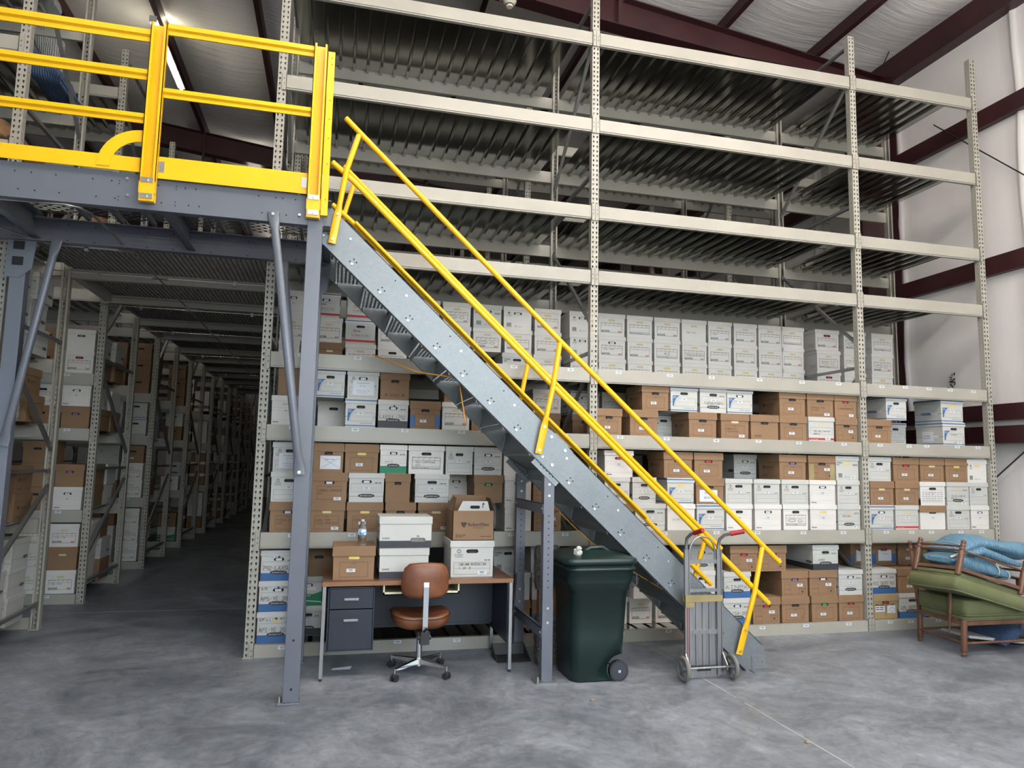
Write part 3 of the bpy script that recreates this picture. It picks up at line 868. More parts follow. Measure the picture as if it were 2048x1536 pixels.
def body_mesh(ty, note, d):
    key = (ty, note, d)
    if key in _bm: return _bm[key]
    mb = MB(); c = 'kraft' if ty in 'RQNU' else ('tan' if ty == 'C' else ('whiteb' if ty in ('O', 'K', 'KB', 'KK', 'B', 'E', 'D', 'H', 'V') else 'white'))
    w = BW / 2 - .006; y0 = .006
    # slightly tapered carton, open flaps hidden under the lid
    b, t = .0025, 0
    vs = [(-w + b, y0 + b, 0), (w - b, y0 + b, 0), (w - b, d - b, 0), (-w + b, d - b, 0), (-w, y0, BH - .01), (w, y0, BH - .01), (w, d, BH - .01), (-w, d, BH - .01)]
    mb.add(vs, [(3, 2, 1, 0), (4, 5, 6, 7), (0, 1, 5, 4), (1, 2, 6, 5), (2, 3, 7, 6), (3, 0, 4, 7)], c)
    f = Face(mb, lambda u, v, o: (u, y0 + b * (1 - v / BH) - o, v)); design(ty, f, 0, d); note_print(f, note, ty)
    fl = Face(mb, lambda u, v, o: (-w + b * (1 - v / BH) - o, d / 2 - u, v)); design(ty, fl, 1, d)
    fr = Face(mb, lambda u, v, o: (w - b * (1 - v / BH) + o, d / 2 + u, v)); design(ty, fr, 1, d)
    if note.startswith('SOLPH'): fl.rect(-.10, .04, .06, .16, 'paper', 4); fl.text('SOLPHENE', -.09, .10, .013, 'ink', .10, 'l', 6); fl.text('DISCOVERY', -.09, .075, .013, 'ink', .10, 'l', 6)
    _bm[key] = mb.mesh('box_body')
    return _bm[key]


def lid_mesh(ty, d):
    key = ('lid', 'k' if ty in 'RQNU' or ty == 'XN' else ty in ('O', 'D') and ty or ('C' if ty == 'C' else ('b' if ty in ('K', 'KB', 'KK', 'B', 'E', 'H', 'V') else 'w')), d)
    if key in _bm: return _bm[key]
    k = key[1]; mb = MB(); c = {'k': 'kraft', 'O': 'whiteb', 'D': 'white', 'C': 'tan', 'b': 'whiteb', 'w': 'white'}[k]
    h = .075 if k in 'kC' else .046; w = BW / 2; t = .003
    z0, z1 = BH - h, BH; y1 = d + .006
    vs = [(-w - .001, -.001, z0), (w + .001, -.001, z0), (w + .001, y1, z0), (-w - .001, y1, z0), (-w + .001, .001, z1 - .002), (w - .001, .001, z1 - .002), (w - .001, y1 - .002, z1 - .002), (-w + .001, y1 - .002, z1 - .002),
          (-w + .004, .004, z1), (w - .004, .004, z1), (w - .004, y1 - .005, z1), (-w + .004, y1 - .005, z1),
          (-w + t, t, z0), (w - t, t, z0), (w - t, y1 - t, z0), (-w + t, y1 - t, z0)]
    mb.add(vs, [(0, 1, 5, 4), (1, 2, 6, 5), (2, 3, 7, 6), (3, 0, 4, 7), (4, 5, 9, 8), (5, 6, 10, 9), (6, 7, 11, 10), (7, 4, 8, 11), (8, 9, 10, 11),
                (1, 0, 12, 13), (2, 1, 13, 14), (3, 2, 14, 15), (0, 3, 15, 12)], c)
    if k == 'O' or k == 'D':
        for P in (lambda u, v, o: (u, -.001 - o, v), ): Face(mb, P).rect(-w, z1 - .022, w, z1 - .012, 'blue')
        Face(mb, lambda u, v, o: (-w - .001 - o, u, v)).rect(0, z1 - .022, y1, z1 - .012, 'blue'); Face(mb, lambda u, v, o: (w + .001 + o, u, v)).rect(0, z1 - .022, y1, z1 - .012, 'blue')
    _bm[key] = mb.mesh('lid')
    return _bm[key]


HOLE = {'k': ('dark', 'ink2'), 'w': ('paper', 'dark'), 'c': ('cream', None), 'y': ('yellowcard', None), 'r': ('redcard', None), 'g': ('greencard', None), 'p': ('purplecard', None)}


def hole_mesh(h, ty):
    v = .172 if ty in 'RQNUC' else .185
    key = ('hole', h, v)
    if key in _bm: return _bm[key]
    mb = MB(); f = Face(mb, lambda u, vv, o: (u, .0065 - o, vv))
    a, b = HOLE[h]
    if h in 'cy' :
        f.stadium(0, v, .078, .022, a, 3); f.line([(-.03, v + .011), (.03, v + .011)], .001, 'ink2', None, 5)
    else:
        f.stadium(0, v, .084, .027, 'dark', 3)
        if h != 'k': f.rect(-.026, v - .012, .024, v + .009, a, 5)
        if h == 'w':
            for i in range(4): f.rect(-.024 + i * .0125, v - .012, -.0225 + i * .0125, v + .009, 'ink2', 6)
        if h == 'k': f.rect(-.02, v - .012, .022, v - .002, 'black', 4)
    _bm[key] = mb.mesh('hand_hole')
    return _bm[key]


def sticker_mesh(i):
    key = ('st', i)
    if key in _bm: return _bm[key]
    mb = MB(); u, v, w, h, m = ((0, .125, .055, .024, 'paper'), (-.02, .075, .062, .027, 'paper'), (.055, .115, .062, .030, 'paper'), (.07, .03, .06, .028, 'paper'))[i]
    f = Face(mb, lambda a, b, o: (a, .006 - o, b)); f.rect(u - w / 2, v - h / 2, u + w / 2, v + h / 2, m, 6)
    x = u - w * .28
    for k in range(9): f.rect(x, v - .0, x + .0022, v + h * .32, 'ink', 7); x += .0036
    f.rect(u - w * .2, v - h * .32, u + w * .2, v - h * .2, 'ink2', 7)
    _bm[key] = mb.mesh('barcode_sticker')
    return _bm[key]


HCOL = {'k': 'black-filled', 'w': 'paper-filled', 'c': 'cream', 'y': 'yellow', 'r': 'red', 'g': 'green', 'p': 'purple'}


def file_box(label, x, y, z, w, ty, hole, note='', d=0.39, group=None, rz=0.0, detail=True, sticker=None, hs=1.0):
    o = thing('file_box', label, 'box', (x, y, z), group, rz)
    o.scale = (w / BW, 1, hs)
    link('box_body', body_mesh(ty, note, d), o)
    link('lid', lid_mesh(ty, d), o)
    if detail: link('hand_hole', hole_mesh(hole, ty), o)
    if sticker is None: sticker = {'B': 0, 'K': 0, 'R': 1, 'Q': 2, 'O': 0, 'M': 0, 'E': 0, 'L': 0, 'U': 1, 'H': 3, 'KB': None, 'XN': 0}.get(ty)
    if note in ('paper', 'crosspaper', 'wpaper', 'cycle', 'stamp') or ty == 'KB': sticker = None
    elif note and sticker is not None and len(note) > 6: sticker = 3
    if sticker is not None and detail: link('barcode_sticker', sticker_mesh(sticker), o)
    return o


LOOK = {'S': 'white #33250', 'T': 'white grid-printed', 'B': 'white circle-logo', 'G': 'white barcode-printed', 'H': 'white 01651', 'O': 'blue-striped white', 'K': 'white oval-badged', 'KB': 'blue-bottomed white',
        'KK': 'black-bottomed white', 'KG': 'green-bottomed white', 'R': 'brown frame-printed', 'Q': 'brown panel-printed', 'N': 'plain brown', 'M': 'plain-lidded white', 'X': 'plain white', 'E': 'red-striped white', 'L': 'white line-printed',
        'D': 'red-banded white', 'C': 'tan two-panel', 'V': 'green and white', 'U': 'blue-sided brown', 'XN': 'brown-lidded white'}
SHELF = ['bottom shelf', 'second shelf', 'third shelf', 'fourth shelf']
TABLE = """
0 0 0.04 -0.413 0.328 KB c API-YE 2014
0 0 0.25 -0.148 0.230 KK k 
0 0 0.25 1.783 0.305 N k 
0 0 0.25 2.088 0.289 U k 
0 0 0.25 2.795 0.317 S y 
0 0 0.25 3.096 0.259 S y 
0 0 0.25 3.405 0.312 S y 
0 0 0.04 4.062 0.324 KB w FL 154-205
0 0 0.04 4.398 0.329 Q r 
0 0 0.04 4.738 0.337 R k V
0 0 0.04 5.091 0.331 R g 
0 0 0.04 5.415 0.314 R r 
0 0 0.04 5.850 0.319 C r 
0 0 0.04 6.196 0.351 KB k LPL Dept 64
0 1 0.04 -0.409 0.335 KB w APS-YE 2014
0 1 0.25 -0.157 0.239 V w 
0 1 0.25 1.778 0.306 X w 
0 1 0.25 2.084 0.290 X w 
0 1 0.25 2.793 0.319 X w 
0 1 0.15 3.090 0.250 X k 
0 1 0.04 4.065 0.316 KB k AINPA
0 1 0.04 4.738 0.327 Q+ p 
0 1 0.04 5.079 0.347 Q w 
0 1 0.04 5.419 0.307 K w 
0 1 0.04 5.840 0.324 KB w HTC Dept 93
0 1 0.04 6.188 0.352 R y 
0 2 0.04 -0.417 0.314 KB w 792-LAXSUL
0 2 0.25 -0.082 0.300 N k 
0 2 0.25 1.385 0.290 G w 
0 2 0.25 1.698 0.300 H k 
0 2 0.25 2.074 0.303 G w 
0 2 0.15 3.730 0.300 K w 
0 2 0.04 4.147 0.328 Q r 
0 2 0.04 4.484 0.326 Q w 
0 2 0.04 5.118 0.326 KK+ k Jasper
0 2 0.30 5.781 0.290 U r wpaper
0 2 0.30 6.082 0.338 U r wpaper
0 2 0.30 6.424 0.324 R c 
1 0 0.04 -0.364 0.318 R w Pending Transfer 2007
1 0 0.04 -0.031 0.323 R c 2006 TERM FILES ROB-SCH
1 0 0.04 0.303 0.330 R y 2007
1 0 0.04 0.624 0.283 R k VIG-WEIL
1 0 0.04 0.952 0.346 Q c Service Files
1 0 0.04 1.310 0.334 N k 
1 0 0.44 1.539 0.300 O k 
1 0 0.04 1.737 0.275 M k 
1 0 0.04 2.030 0.289 Q k 
1 0 0.04 2.767 0.313 N k 
1 0 0.04 3.103 0.339 K k 
1 0 0.04 3.441 0.319 X k LA 2011
1 0 0.04 3.772 0.326 O k 
1 0 0.04 4.100 0.311 M k 
1 0 0.04 4.437 0.327 M w 
1 0 0.04 4.768 0.315 T k loops
1 0 0.04 5.104 0.338 M y 
1 0 0.04 5.426 0.292 K c METCHEM
1 0 0.04 5.842 0.323 O w 
1 0 0.04 6.172 0.317 E c 
1 0 0.04 6.515 0.356 XN k 
1 0 0.04 6.865 0.324 B k 
1 0 0.04 7.165 0.264 M w 
1 1 0.04 -0.368 0.317 B k 
1 1 0.04 -0.021 0.329 R w CAMPBELL Trinidad Box
1 1 0.04 0.308 0.328 K w 
1 1 0.04 0.590 0.237 N k 
1 1 0.04 0.905 0.330 K k 
1 1 0.44 1.200 0.310 M w 
1 1 0.04 1.442 0.289 N g 
1 1 0.04 1.732 0.276 M k 
1 1 0.04 2.023 0.296 Q k 
1 1 0.04 2.748 0.278 B k INTERNAL
1 1 0.04 3.038 0.266 K k 
1 1 0.04 3.438 0.310 O y 
1 1 0.04 3.766 0.327 R k VAB BOX 006
1 1 0.04 4.099 0.321 B k 
1 1 0.04 4.429 0.319 B k 
1 1 0.04 4.766 0.335 B k 
1 1 0.04 5.104 0.333 M w 
1 1 0.04 5.427 0.290 B k 
1 1 0.04 5.856 0.318 R c 
1 1 0.04 6.186 0.320 R c 
1 1 0.04 6.528 0.351 L k 
1 1 0.04 6.873 0.319 K c The Wellington Radio
1 1 0.04 7.163 0.268 B k 
1 2 0.04 -0.369 0.310 B k paper
1 2 0.04 -0.039 0.275 N k crosspaper
1 2 0.04 0.254 0.312 R y 
1 2 0.04 0.541 0.255 KG w 8-6-15
1 2 0.04 0.844 0.345 T k New Compound #59
1 2 0.04 1.155 0.270 B k 
1 2 0.04 1.433 0.285 K w 
1 2 0.04 1.723 0.285 X w 
1 2 0.44 2.750 0.300 N k 
1 2 0.04 2.765 0.316 M r 
1 2 0.04 3.411 0.330 R k 
1 2 0.04 3.754 0.337 R r 
1 2 0.44 4.429 0.293 K w 
1 2 0.04 4.744 0.336 R p 
1 2 0.04 5.103 0.344 Q k tape
1 2 0.04 5.421 0.301 H y 
1 2 0.04 5.836 0.309 B k 
1 2 0.04 6.183 0.353 R r 
1 2 0.04 6.533 0.339 R c 
1 2 0.04 6.870 0.322 R y 
1 2 0.04 7.154 0.285 G y 
2 0 0.04 -0.427 0.260 M c 
2 0 0.44 -0.016 0.310 X k 
2 0 0.04 0.227 0.288 O k 
2 0 0.04 0.522 0.288 KK w LAXSUL-792
2 0 0.04 0.820 0.295 U k 
2 0 0.04 1.111 0.275 S c 
2 0 0.04 1.395 0.280 N k 
2 0 0.04 2.659 0.283 R k 
2 0 0.04 3.034 0.317 R k 
2 0 0.44 3.447 0.310 O k 
2 0 0.04 3.692 0.329 R k 
2 0 0.04 4.064 0.340 R c From Key Louisiana
2 0 0.04 4.416 0.346 N k stamp
2 0 0.04 4.764 0.339 R k 
2 0 0.04 5.110 0.334 E c The Wellington Radio
2 0 0.04 5.429 0.286 Q k 
2 0 0.04 5.850 0.330 R k 
2 0 0.44 6.429 0.310 O k 
2 0 0.04 6.856 0.320 O k SOLPHENE DISCOVERY
2 1 0.04 -0.413 0.200 N k 
2 1 0.04 -0.055 0.271 O k 
2 1 0.04 0.238 0.296 B w paper
2 1 0.04 0.529 0.281 N k cycle
2 1 0.04 1.123 0.276 Q k 
2 1 0.95 2.284 0.341 S c 
2 1 0.95 2.733 0.367 O w 
2 1 0.95 3.084 0.309 S c 
2 1 0.04 3.161 0.308 R k 
2 1 0.04 3.483 0.320 O k 
2 1 0.04 3.816 0.321 K k scrib
2 1 0.04 4.126 0.315 O w 
2 1 0.04 4.758 0.331 R k 
2 1 0.04 5.105 0.344 R k Production Files
2 1 0.04 5.425 0.293 R r Correspondence
2 1 0.04 6.087 0.285 O k 
2 1 0.04 6.846 0.321 O y 
3 0 0.95 -0.490 0.217 M w 
3 0 0.95 -0.085 0.271 N c 
3 0 0.95 0.230 0.324 S c 
3 0 0.95 0.562 0.319 S k 
3 0 0.95 0.909 0.316 S c 
3 0 0.95 1.254 0.321 M w 
3 0 0.95 1.930 0.349 H k 
3 0 0.95 2.281 0.331 S c 
3 0 0.95 2.703 0.316 S y 
3 0 0.95 3.058 0.341 S c 
3 0 0.95 3.402 0.318 S c 
3 0 0.95 3.746 0.340 S y 
3 0 0.95 4.100 0.330 S c 
3 0 0.95 4.434 0.320 T c 
3 0 0.95 4.778 0.325 S y 
3 0 0.95 5.124 0.348 S c 
3 0 0.95 5.432 0.325 T c 
3 0 0.95 5.941 0.353 S r 
3 0 0.95 6.322 0.323 S c 
3 0 0.95 6.729 0.328 S y 
3 1 0.95 -0.468 0.262 S c 
3 1 0.95 -0.104 0.286 S c 
3 1 0.95 0.220 0.325 D k 
3 1 0.95 0.554 0.317 S c 
3 1 0.95 0.900 0.317 S c 
3 1 0.95 1.247 0.322 S c 
3 1 0.95 1.588 0.332 S c loops
3 1 0.95 1.939 0.328 S c 
3 1 0.95 2.282 0.323 S c 
3 1 0.95 2.695 0.317 G w 
3 1 0.95 3.054 0.342 S w DOB 1999
3 1 0.95 3.399 0.325 S c 
3 1 0.95 3.745 0.345 T c 62
3 1 0.95 4.100 0.335 S c scrib
3 1 0.95 4.432 0.321 S c 
3 1 0.95 4.777 0.328 S c 
3 1 0.95 5.126 0.349 S c 
3 1 0.95 5.432 0.324 S c 
3 1 0.95 5.942 0.350 T c loops
3 1 0.95 6.324 0.329 S c 
3 1 0.95 6.737 0.336 S c loops
3 2 0.95 -0.469 0.260 M w 
3 2 0.95 -0.143 0.298 D w 
3 2 0.95 0.218 0.307 D c 
3 2 0.95 0.555 0.311 S c 
3 2 0.95 0.899 0.318 S c 
3 2 0.95 1.242 0.322 S c loops
3 2 0.95 1.584 0.332 H w 
3 2 0.95 1.929 0.338 G w 
3 2 0.95 2.279 0.321 S y 
3 2 0.95 2.689 0.318 G w 
3 2 0.95 3.047 0.343 S c 
3 2 0.95 3.397 0.332 T c 
3 2 0.95 3.748 0.342 S c 
3 2 0.95 4.094 0.334 X c DOB 1990
3 2 0.95 4.436 0.323 S c 2003
3 2 0.95 4.779 0.323 S c 
3 2 0.95 5.124 0.346 S c 
3 2 0.95 5.431 0.334 T c 
3 2 0.95 5.927 0.355 S r 
3 2 0.95 6.331 0.336 S c loops
3 2 0.95 6.745 0.337 T c 
0 0 0.15 3.730 0.310 X k 
0 1 0.15 3.730 0.310 X k 
1 0 0.44 1.200 0.310 X k 
1 0 0.44 2.750 0.310 X k 
1 1 0.44 2.750 0.310 X k 
1 0 0.44 4.429 0.310 X k 
1 1 0.44 4.429 0.310 X k 
2 0 0.95 2.293 0.310 N k 
2 0 0.95 2.733 0.310 N k 
2 0 0.95 3.084 0.310 N k 
"""
rows = []
for ln in TABLE.strip().splitlines():
    p = ln.split(' ', 7)
    rows.append([int(p[0]), int(p[1]), float(p[2]), float(p[3]), float(p[4]), p[5], p[6], p[7].strip() if len(p) > 7 else ''])
groups_n = {}
for s, t, y0, x, w, ty, h, note in rows:
    bay = 0 if x < XB else (1 if x < XC else 2)
    groups_n.setdefault((s, t, bay), []).append(x)
for k in groups_n: groups_n[k].sort()
TIER = ['lowest', 'middle', 'top']
BAY = ['left', 'middle', 'right']
rb = random.Random(11)
for s, t, y0, x, w, ty, h, note in rows:
    d = .39
    if ty.endswith('+'): ty = ty[:-1]; d = .61
    bay = 0 if x < XB else (1 if x < XC else 2)
    i = groups_n[(s, t, bay)].index(x)
    tiername = TIER[t] if s != 2 else ('lower' if t == 0 else 'upper')
    lab = '%s box, %s tier of %s, %s from left in %s bay' % (LOOK[ty], tiername, SHELF[s], ORD[i], BAY[bay])
    if note and note.isupper() and len(note.split()) <= 2 and note.replace('-', '').replace(' ', '').isalnum(): lab = '%s box marked %s, %s tier of %s, %s bay' % (LOOK[ty], note, tiername, SHELF[s], BAY[bay])
    if lab in USED: lab = '%s box, %s tier of %s, %s from left in %s bay' % (LOOK[ty], tiername, SHELF[s], ORD[i], BAY[bay])
    file_box(lab, x, y0, LV[s] + t * BH + .0005, min(w - .004, .352), ty, h, note, d, 'file boxes on the %s of the front rack' % SHELF[s])
# ---------------------------------------------------------------- boxes on the racks left of the aisle
# (row, shelf, tier, column from the aisle, depth slot, type, hole, note)
LEFT = []
K0 = {0: ('K', 'K', 'K'), 1: ('N', 'KG', 'R'), 2: ('O', 'R', 'N'), 3: ('S', 'K', 'S')}
for sh in range(4):
    for sl in (0, 1, 2):
        for t in range(3):
            if sh in (1, 2) and t == 2: continue
            ty = {0: 'KKK', 1: 'RRR', 2: 'OOR', 3: 'SKK'}[sh][sl]
            if sh == 2 and t == 1: ty = 'NRR'[sl]
            if sh == 1 and t == 1 and sl == 0: ty = 'O'
            if sh == 0 and sl == 2: ty = 'K'
            LEFT.append((0, sh, t, 0, sl, ty, 'k', ''))
R1 = {0: (('S', 'c', 'DOB 1990'), ('N', 'c', ''), ('S', 'c', 'DOB 1996')), 1: (('M', 'w', ''), ('N', 'p', ''), None), 2: (('N', 'p', ''), ('M', 'w', ''), None), 3: (('S', 'r', ''), ('X', 'g', ''), None)}
R1b = {0: (('S', 'c', ''), ('S', 'c', ''), ('T', 'c', '')), 1: (('N', 'k', ''), ('N', 'k', ''), ('N', 'k', '')), 2: (('N', 'k', ''), ('S', 'k', ''), None), 3: (('N', 'k', ''), ('N', 'k', ''), None)}
R1d = {0: (('S', 'c', ''), ('S', 'c', ''), ('S', 'c', '')), 1: (('N', 'k', ''), ('N', 'k', ''), None), 2: (('N', 'k', ''), ('S', 'k', ''), None), 3: (('R', 'k', ''), ('K', 'k', ''), None)}
R1e = {0: (('N', 'k', ''), ('K', 'k', ''), ('R', 'k', '')), 1: (('S', 'k', ''), ('B', 'k', ''), None), 2: (('N', 'k', ''), ('X', 'k', ''), None), 3: (('N', 'k', ''), ('K', 'k', ''), None)}
for sh in range(4):
    for t in range(3):
        for col, sl, src in ((0, 0, R1), (1, 0, R1b), (0, 1, R1d), (0, 2, R1e)):
            if src[sh][t]: LEFT.append((1, sh, t, col, sl, *src[sh][t]))
R2 = {0: 'SSS', 1: 'SSR', 2: 'OO ', 3: 'NNN'}
R2d = {0: 'KXN', 1: 'NKB', 2: 'BX ', 3: 'NNN'}
R3 = {0: 'VN ', 1: 'X  ', 2: 'NX ', 3: 'NRN'}
R3d = {0: 'NX ', 1: 'NK ', 2: 'XN ', 3: 'NN '}
for row, a in ((2, ((0, 0, R2), (1, 0, R2d), (0, 1, R2d))), (3, ((0, 0, R3), (0, 1, R3d)))):
    for col, sl, src in a:
        for sh in range(4):
            for t in range(3):
                c = src[sh][t]
                if c != ' ': LEFT.append((row, sh, t, col, sl, c, 'k' if c in 'NROKX' else 'c', ''))
SLOT = ['front', 'mid-depth', 'rear']
seen = {}
rl = random.Random(4)
for row, sh, t, col, sl, ty, h, note in LEFT:
    x = XL - .065 - .17 - col * .345 - (0.0 if sl == 0 else rl.uniform(0, .05))
    if row == 1 and sl == 0 and col == 0: x = -2.96
    if row == 1 and sl == 0 and col == 1: x = -3.31
    y = YR[row] + .05 + sl * .46 + rl.uniform(-.01, .02)
    lab = '%s box, tier %s up, %s, %s, %s left rack' % (LOOK[ty], ('one', 'two', 'three')[t], SHELF[sh], SLOT[sl], ORD[row])
    if sl == 0: lab = '%s box, tier %s up, %s, %s beside aisle, %s left rack' % (LOOK[ty], ('one', 'two', 'three')[t], SHELF[sh], 'first' if col == 0 else 'second', ORD[row])
    file_box(lab, x, y, LV[sh] + t * BH + .0005, .31, ty, h, note, .39, 'file boxes on the racks left of the aisle', rl.uniform(-.02, .02) if row else 0)
# the distant aisle ends, too dark and small to tell box from box
mb = MB(); rr = random.Random(9)
for row in (4, 5, 6, 7):
    for sh in range(4):
        for col in range(2):
            for sl in range(3):
                for t in range(rr.choice((2, 3))):
                    x = XL - .22 - col * .34; y = YR[row] + .05 + sl * .46; z = LV[sh] + t * BH + .001
                    mb.box(x - .15, x + .15, y + .005, y + .39, z, z + .20, rr.choice(('kraft', 'white', 'kraft'))); mb.box(x - .155, x + .155, y, y + .395, z + .20, z + BH - .003, mb.mats[-1])
o = tag(mb.obj('file_boxes'), 'rows of file boxes fading into the dark far end of the aisle', 'boxes'); o['kind'] = 'stuff'
# ---------------------------------------------------------------- things on the upper left shelves
def blob(mb, path, hw, th, m, seed=1, nseg=16, wob=.02):
    """thick folded cloth swept along path (centre points), hw half width along Y, th half thickness"""
    rnd = random.Random(seed); rings = []
    P = [Vector(p) for p in path]
    ph = [rnd.uniform(0, 6) for _ in range(6)]
    for i, p in enumerate(P):
        d = (P[min(i + 1, len(P) - 1)] - P[max(i - 1, 0)]).normalized(); up = Vector((0, 1, 0)).cross(d) * -1
        if up.length < .1: up = Vector((0, 0, 1))
        up.normalize(); tt = th[i] if isinstance(th, (list, tuple)) else th; ring = []
        for k in range(nseg):
            a = 2 * math.pi * k / nseg; c, s_ = math.cos(a), math.sin(a)
            e = .55; cx = math.copysign(abs(c) ** e, c); sy = math.copysign(abs(s_) ** .8, s_)
            w = wob * (math.sin(3 * a + ph[0] + i * .9) + .7 * math.sin(5 * a + ph[1] - i * .6))
            ring.append(p + Vector((0, 1, 0)) * (cx * (hw + w)) + up * (sy * (tt + w * .5)))
        rings.append(ring)
    mb.loft(rings, m)


mb = MB(); blob(mb, [(-3.75, 1.08, 5.50), (-3.5, 1.08, 5.56), (-3.2, 1.08, 5.52), (-2.98, 1.08, 5.44), (-2.84, 1.08, 5.37), (-2.74, 1.08, 5.31)], .30, [.06, .20, .22, .17, .11, .03], 'blanket_dk', 3, 20, .03)
tag(mb.obj('moving_blanket'), 'dark blue moving blanket bundled on a high shelf behind the yellow rail', 'blanket')
mb = MB(); blob(mb, [(-4.0, .95, 6.36), (-3.6, .95, 6.42), (-3.25, .95, 6.40), (-3.0, .95, 6.32)], .45, [.08, .15, .16, .05], 'blanket_wh', 5, 20, .02)
blob(mb, [(-3.42, 1.40, 6.4), (-3.2, 1.46, 6.2), (-3.1, 1.50, 6.0), (-3.05, 1.50, 5.8), (-3.0, 1.50, 5.70)], .05, [.03, .13, .14, .09, .02], 'blanket_wh', 6, 12, .01)
tag(mb.obj('moving_blanket'), 'grey quilted moving blanket hanging down from the top left shelf', 'blanket')
brownp = varied('crumpled_brown_paper', (0.32, 0.18, 0.09), (0.20, 0.09, 0.04), 6, 0.8, bump=.8, bscale=12)
mb = MB(); blob(mb, [(-3.7, .55, 4.42), (-3.5, .55, 4.5), (-3.25, .55, 4.52), (-3.0, .55, 4.5), (-2.85, .55, 4.42)], .35, [.05, .16, .2, .14, .04], brownp, 8, 20, .05)
tag(mb.obj('packing_paper'), 'crumpled brown packing paper on the upper left shelf just above the platform', 'packing paper')
greenp = mat('pale_green_paper', (0.20, 0.24, 0.12), 0.8)
mb = MB(); rr = random.Random(2)
for k in range(7):
    x, y, z = -2.95 + rr.uniform(-.2, .2), 2.8 + rr.uniform(0, .2), 4.42 + rr.uniform(0, .1)
    mb.add([(x - .12, y, z - .06), (x + .1, y + .05, z - .04), (x + .13, y + .1, z + .12), (x - .05, y + .02, z + .14), (x, y + .06, z + .02)], [(0, 1, 4), (1, 2, 4), (2, 3, 4), (3, 0, 4)], greenp if k % 2 else brownp)
tag(mb.obj('packing_paper'), 'torn green and brown paper scraps on the second left rack upper shelf', 'packing paper')
mb = MB(); blob(mb, [(-3.6, 1.1, 4.42), (-3.3, 1.1, 4.5), (-3.0, 1.1, 4.48), (-2.86, 1.1, 4.42)], .22, [.04, .13, .12, .04], 'brubber', 12, 18, .02)
tag(mb.obj('bag'), 'black soft bag lying beside brown packing paper on upper left shelf', 'bag')
# roof lamp and smoke detector
t = thing('strip_light', 'lit fluorescent strip light fixed under the roof above the left aisle', 'light', (-2.95, 4.55, 8.25))
mb = MB(); mb.prism([(-.06, .02), (.06, .02), (.04, .07), (-.04, .07)], 0, 2.1, 'whiteb'); mb.box(-.05, .05, -.02, .0, -.02, .07, 'whiteb'); mb.obj('lamp_housing', t)
mb = MB(); mb.cyl((0, .02, 0), (0, 2.08, 0), .022, 'tube', 10); mb.obj('fluorescent_tube', t)
mb = MB(); mb.box(-.003, .003, .3, .306, .07, .2, 'zinc'); mb.box(-.003, .003, 1.8, 1.806, .07, .2, 'zinc'); mb.obj('hanger', t)
area_light('strip_and_fill_light', (-2.93, 5.45, 8.2), (-2.93, 5.45, 0), 0.08, 2.4, 16, (1.0, 0.95, 0.80))
area_light('strip_and_fill_light', (-2.84, 5.45, 8.2), (-1.0, 5.45, 8.6), 0.08, 2.4, 4, (1.0, 0.93, 0.72))
area_light('strip_and_fill_light', (-3.02, 5.45, 8.2), (-5.0, 5.45, 8.6), 0.08, 2.4, 9, (1.0, 0.93, 0.72))
t = thing('smoke_detector', 'round cream smoke detector hanging below the maroon rafter', 'smoke detector', (1.93, 1.7, 7.60))
cream = mat('cream_plastic', (.66, .62, .50), .5)
mb = MB(); mb.lathe([(0, .085), (.25, .09), (.3, .075), (.6, .07), (.62, .05), (1, .04)], (0, 0, .0), (0, 0, -.10), cream, 24); mb.obj('housing', t)
mb = MB(); mb.lathe([(0, .052), (1, .052)], (0, 0, -.066), (0, 0, -.076), 'dark', 20); mb.obj('vent_ring', t)
mb = MB(); mb.cyl((0, 0, 0), (0, 0, .12), .03, cream, 12); mb.obj('mount', t)
for ly in (10.5, 15.5): area_light('strip_and_fill_light', (-2.0, ly, 8.0), (-2.0, ly, 10), 0.3, 2.4, 5, (1.0, 0.95, 0.82))  # added unseen uplights brightening the far ceiling, no fixtures
# ---------------------------------------------------------------- steel platform
t = thing('platform', 'slate grey steel platform at the head of the stair', 'platform', (-1.3, -1.24, 3.45))
X0, Y0, Z0 = -1.3, -1.24, 3.45
FX, RX = -4.0, -0.13


def holes(mb, pts, r, y, m='dark'):
    for x, z in pts: mb.cyl((x, y - .0006, z), (x, y + .004, z), r, m, 8)


mb = MB(); zb = 3.43
mb.box(FX - X0, RX - X0 - .02, 0, .006, zb - Z0, 3.68 - Z0, 'slate'); mb.box(FX - X0, RX - X0 - .02, .006, .07, 3.674 - Z0, 3.68 - Z0, 'slate'); mb.box(FX - X0, RX - X0 - .02, .006, .07, zb - Z0, zb + .006 - Z0, 'slate')
rr = random.Random(1)
pp = []
for x in (-1.30, -1.05, -.62, -.5, -.36, -1.72, -1.95, -2.1, -2.2, -2.6, -.45, -1.12, -1.6): pp += [(x - X0, 3.615 - Z0), (x - X0 + .03, 3.49 - Z0)]
holes(mb, pp, .006, 0); pq = [(x - X0, z - Z0) for x in (-1.18, -.25, -1.55) for z in (3.62, 3.60, 3.505, 3.48)]; holes(mb, pq, .0045, 0)
FB = mb
for x, z in ((-1.50, 3.64), (-1.49, 3.52), (-.335, 3.66), (-.325, 3.50)): mb.cyl((x - X0, -.012, z - Z0), (x - X0, 0, z - Z0), .011, 'zinc', 6)
mb.obj('front_beam', t)
mb = MB(); mb.box(FX - X0, RX - X0, 1.04, 1.046, 3.405 - Z0, 3.60 - Z0, 'slate'); mb.box(FX - X0, RX - X0, .97, 1.04, 3.405 - Z0, 3.411 - Z0, 'slate'); mb.box(FX - X0, RX - X0, .97, 1.04, 3.594 - Z0, 3.60 - Z0, 'slate')
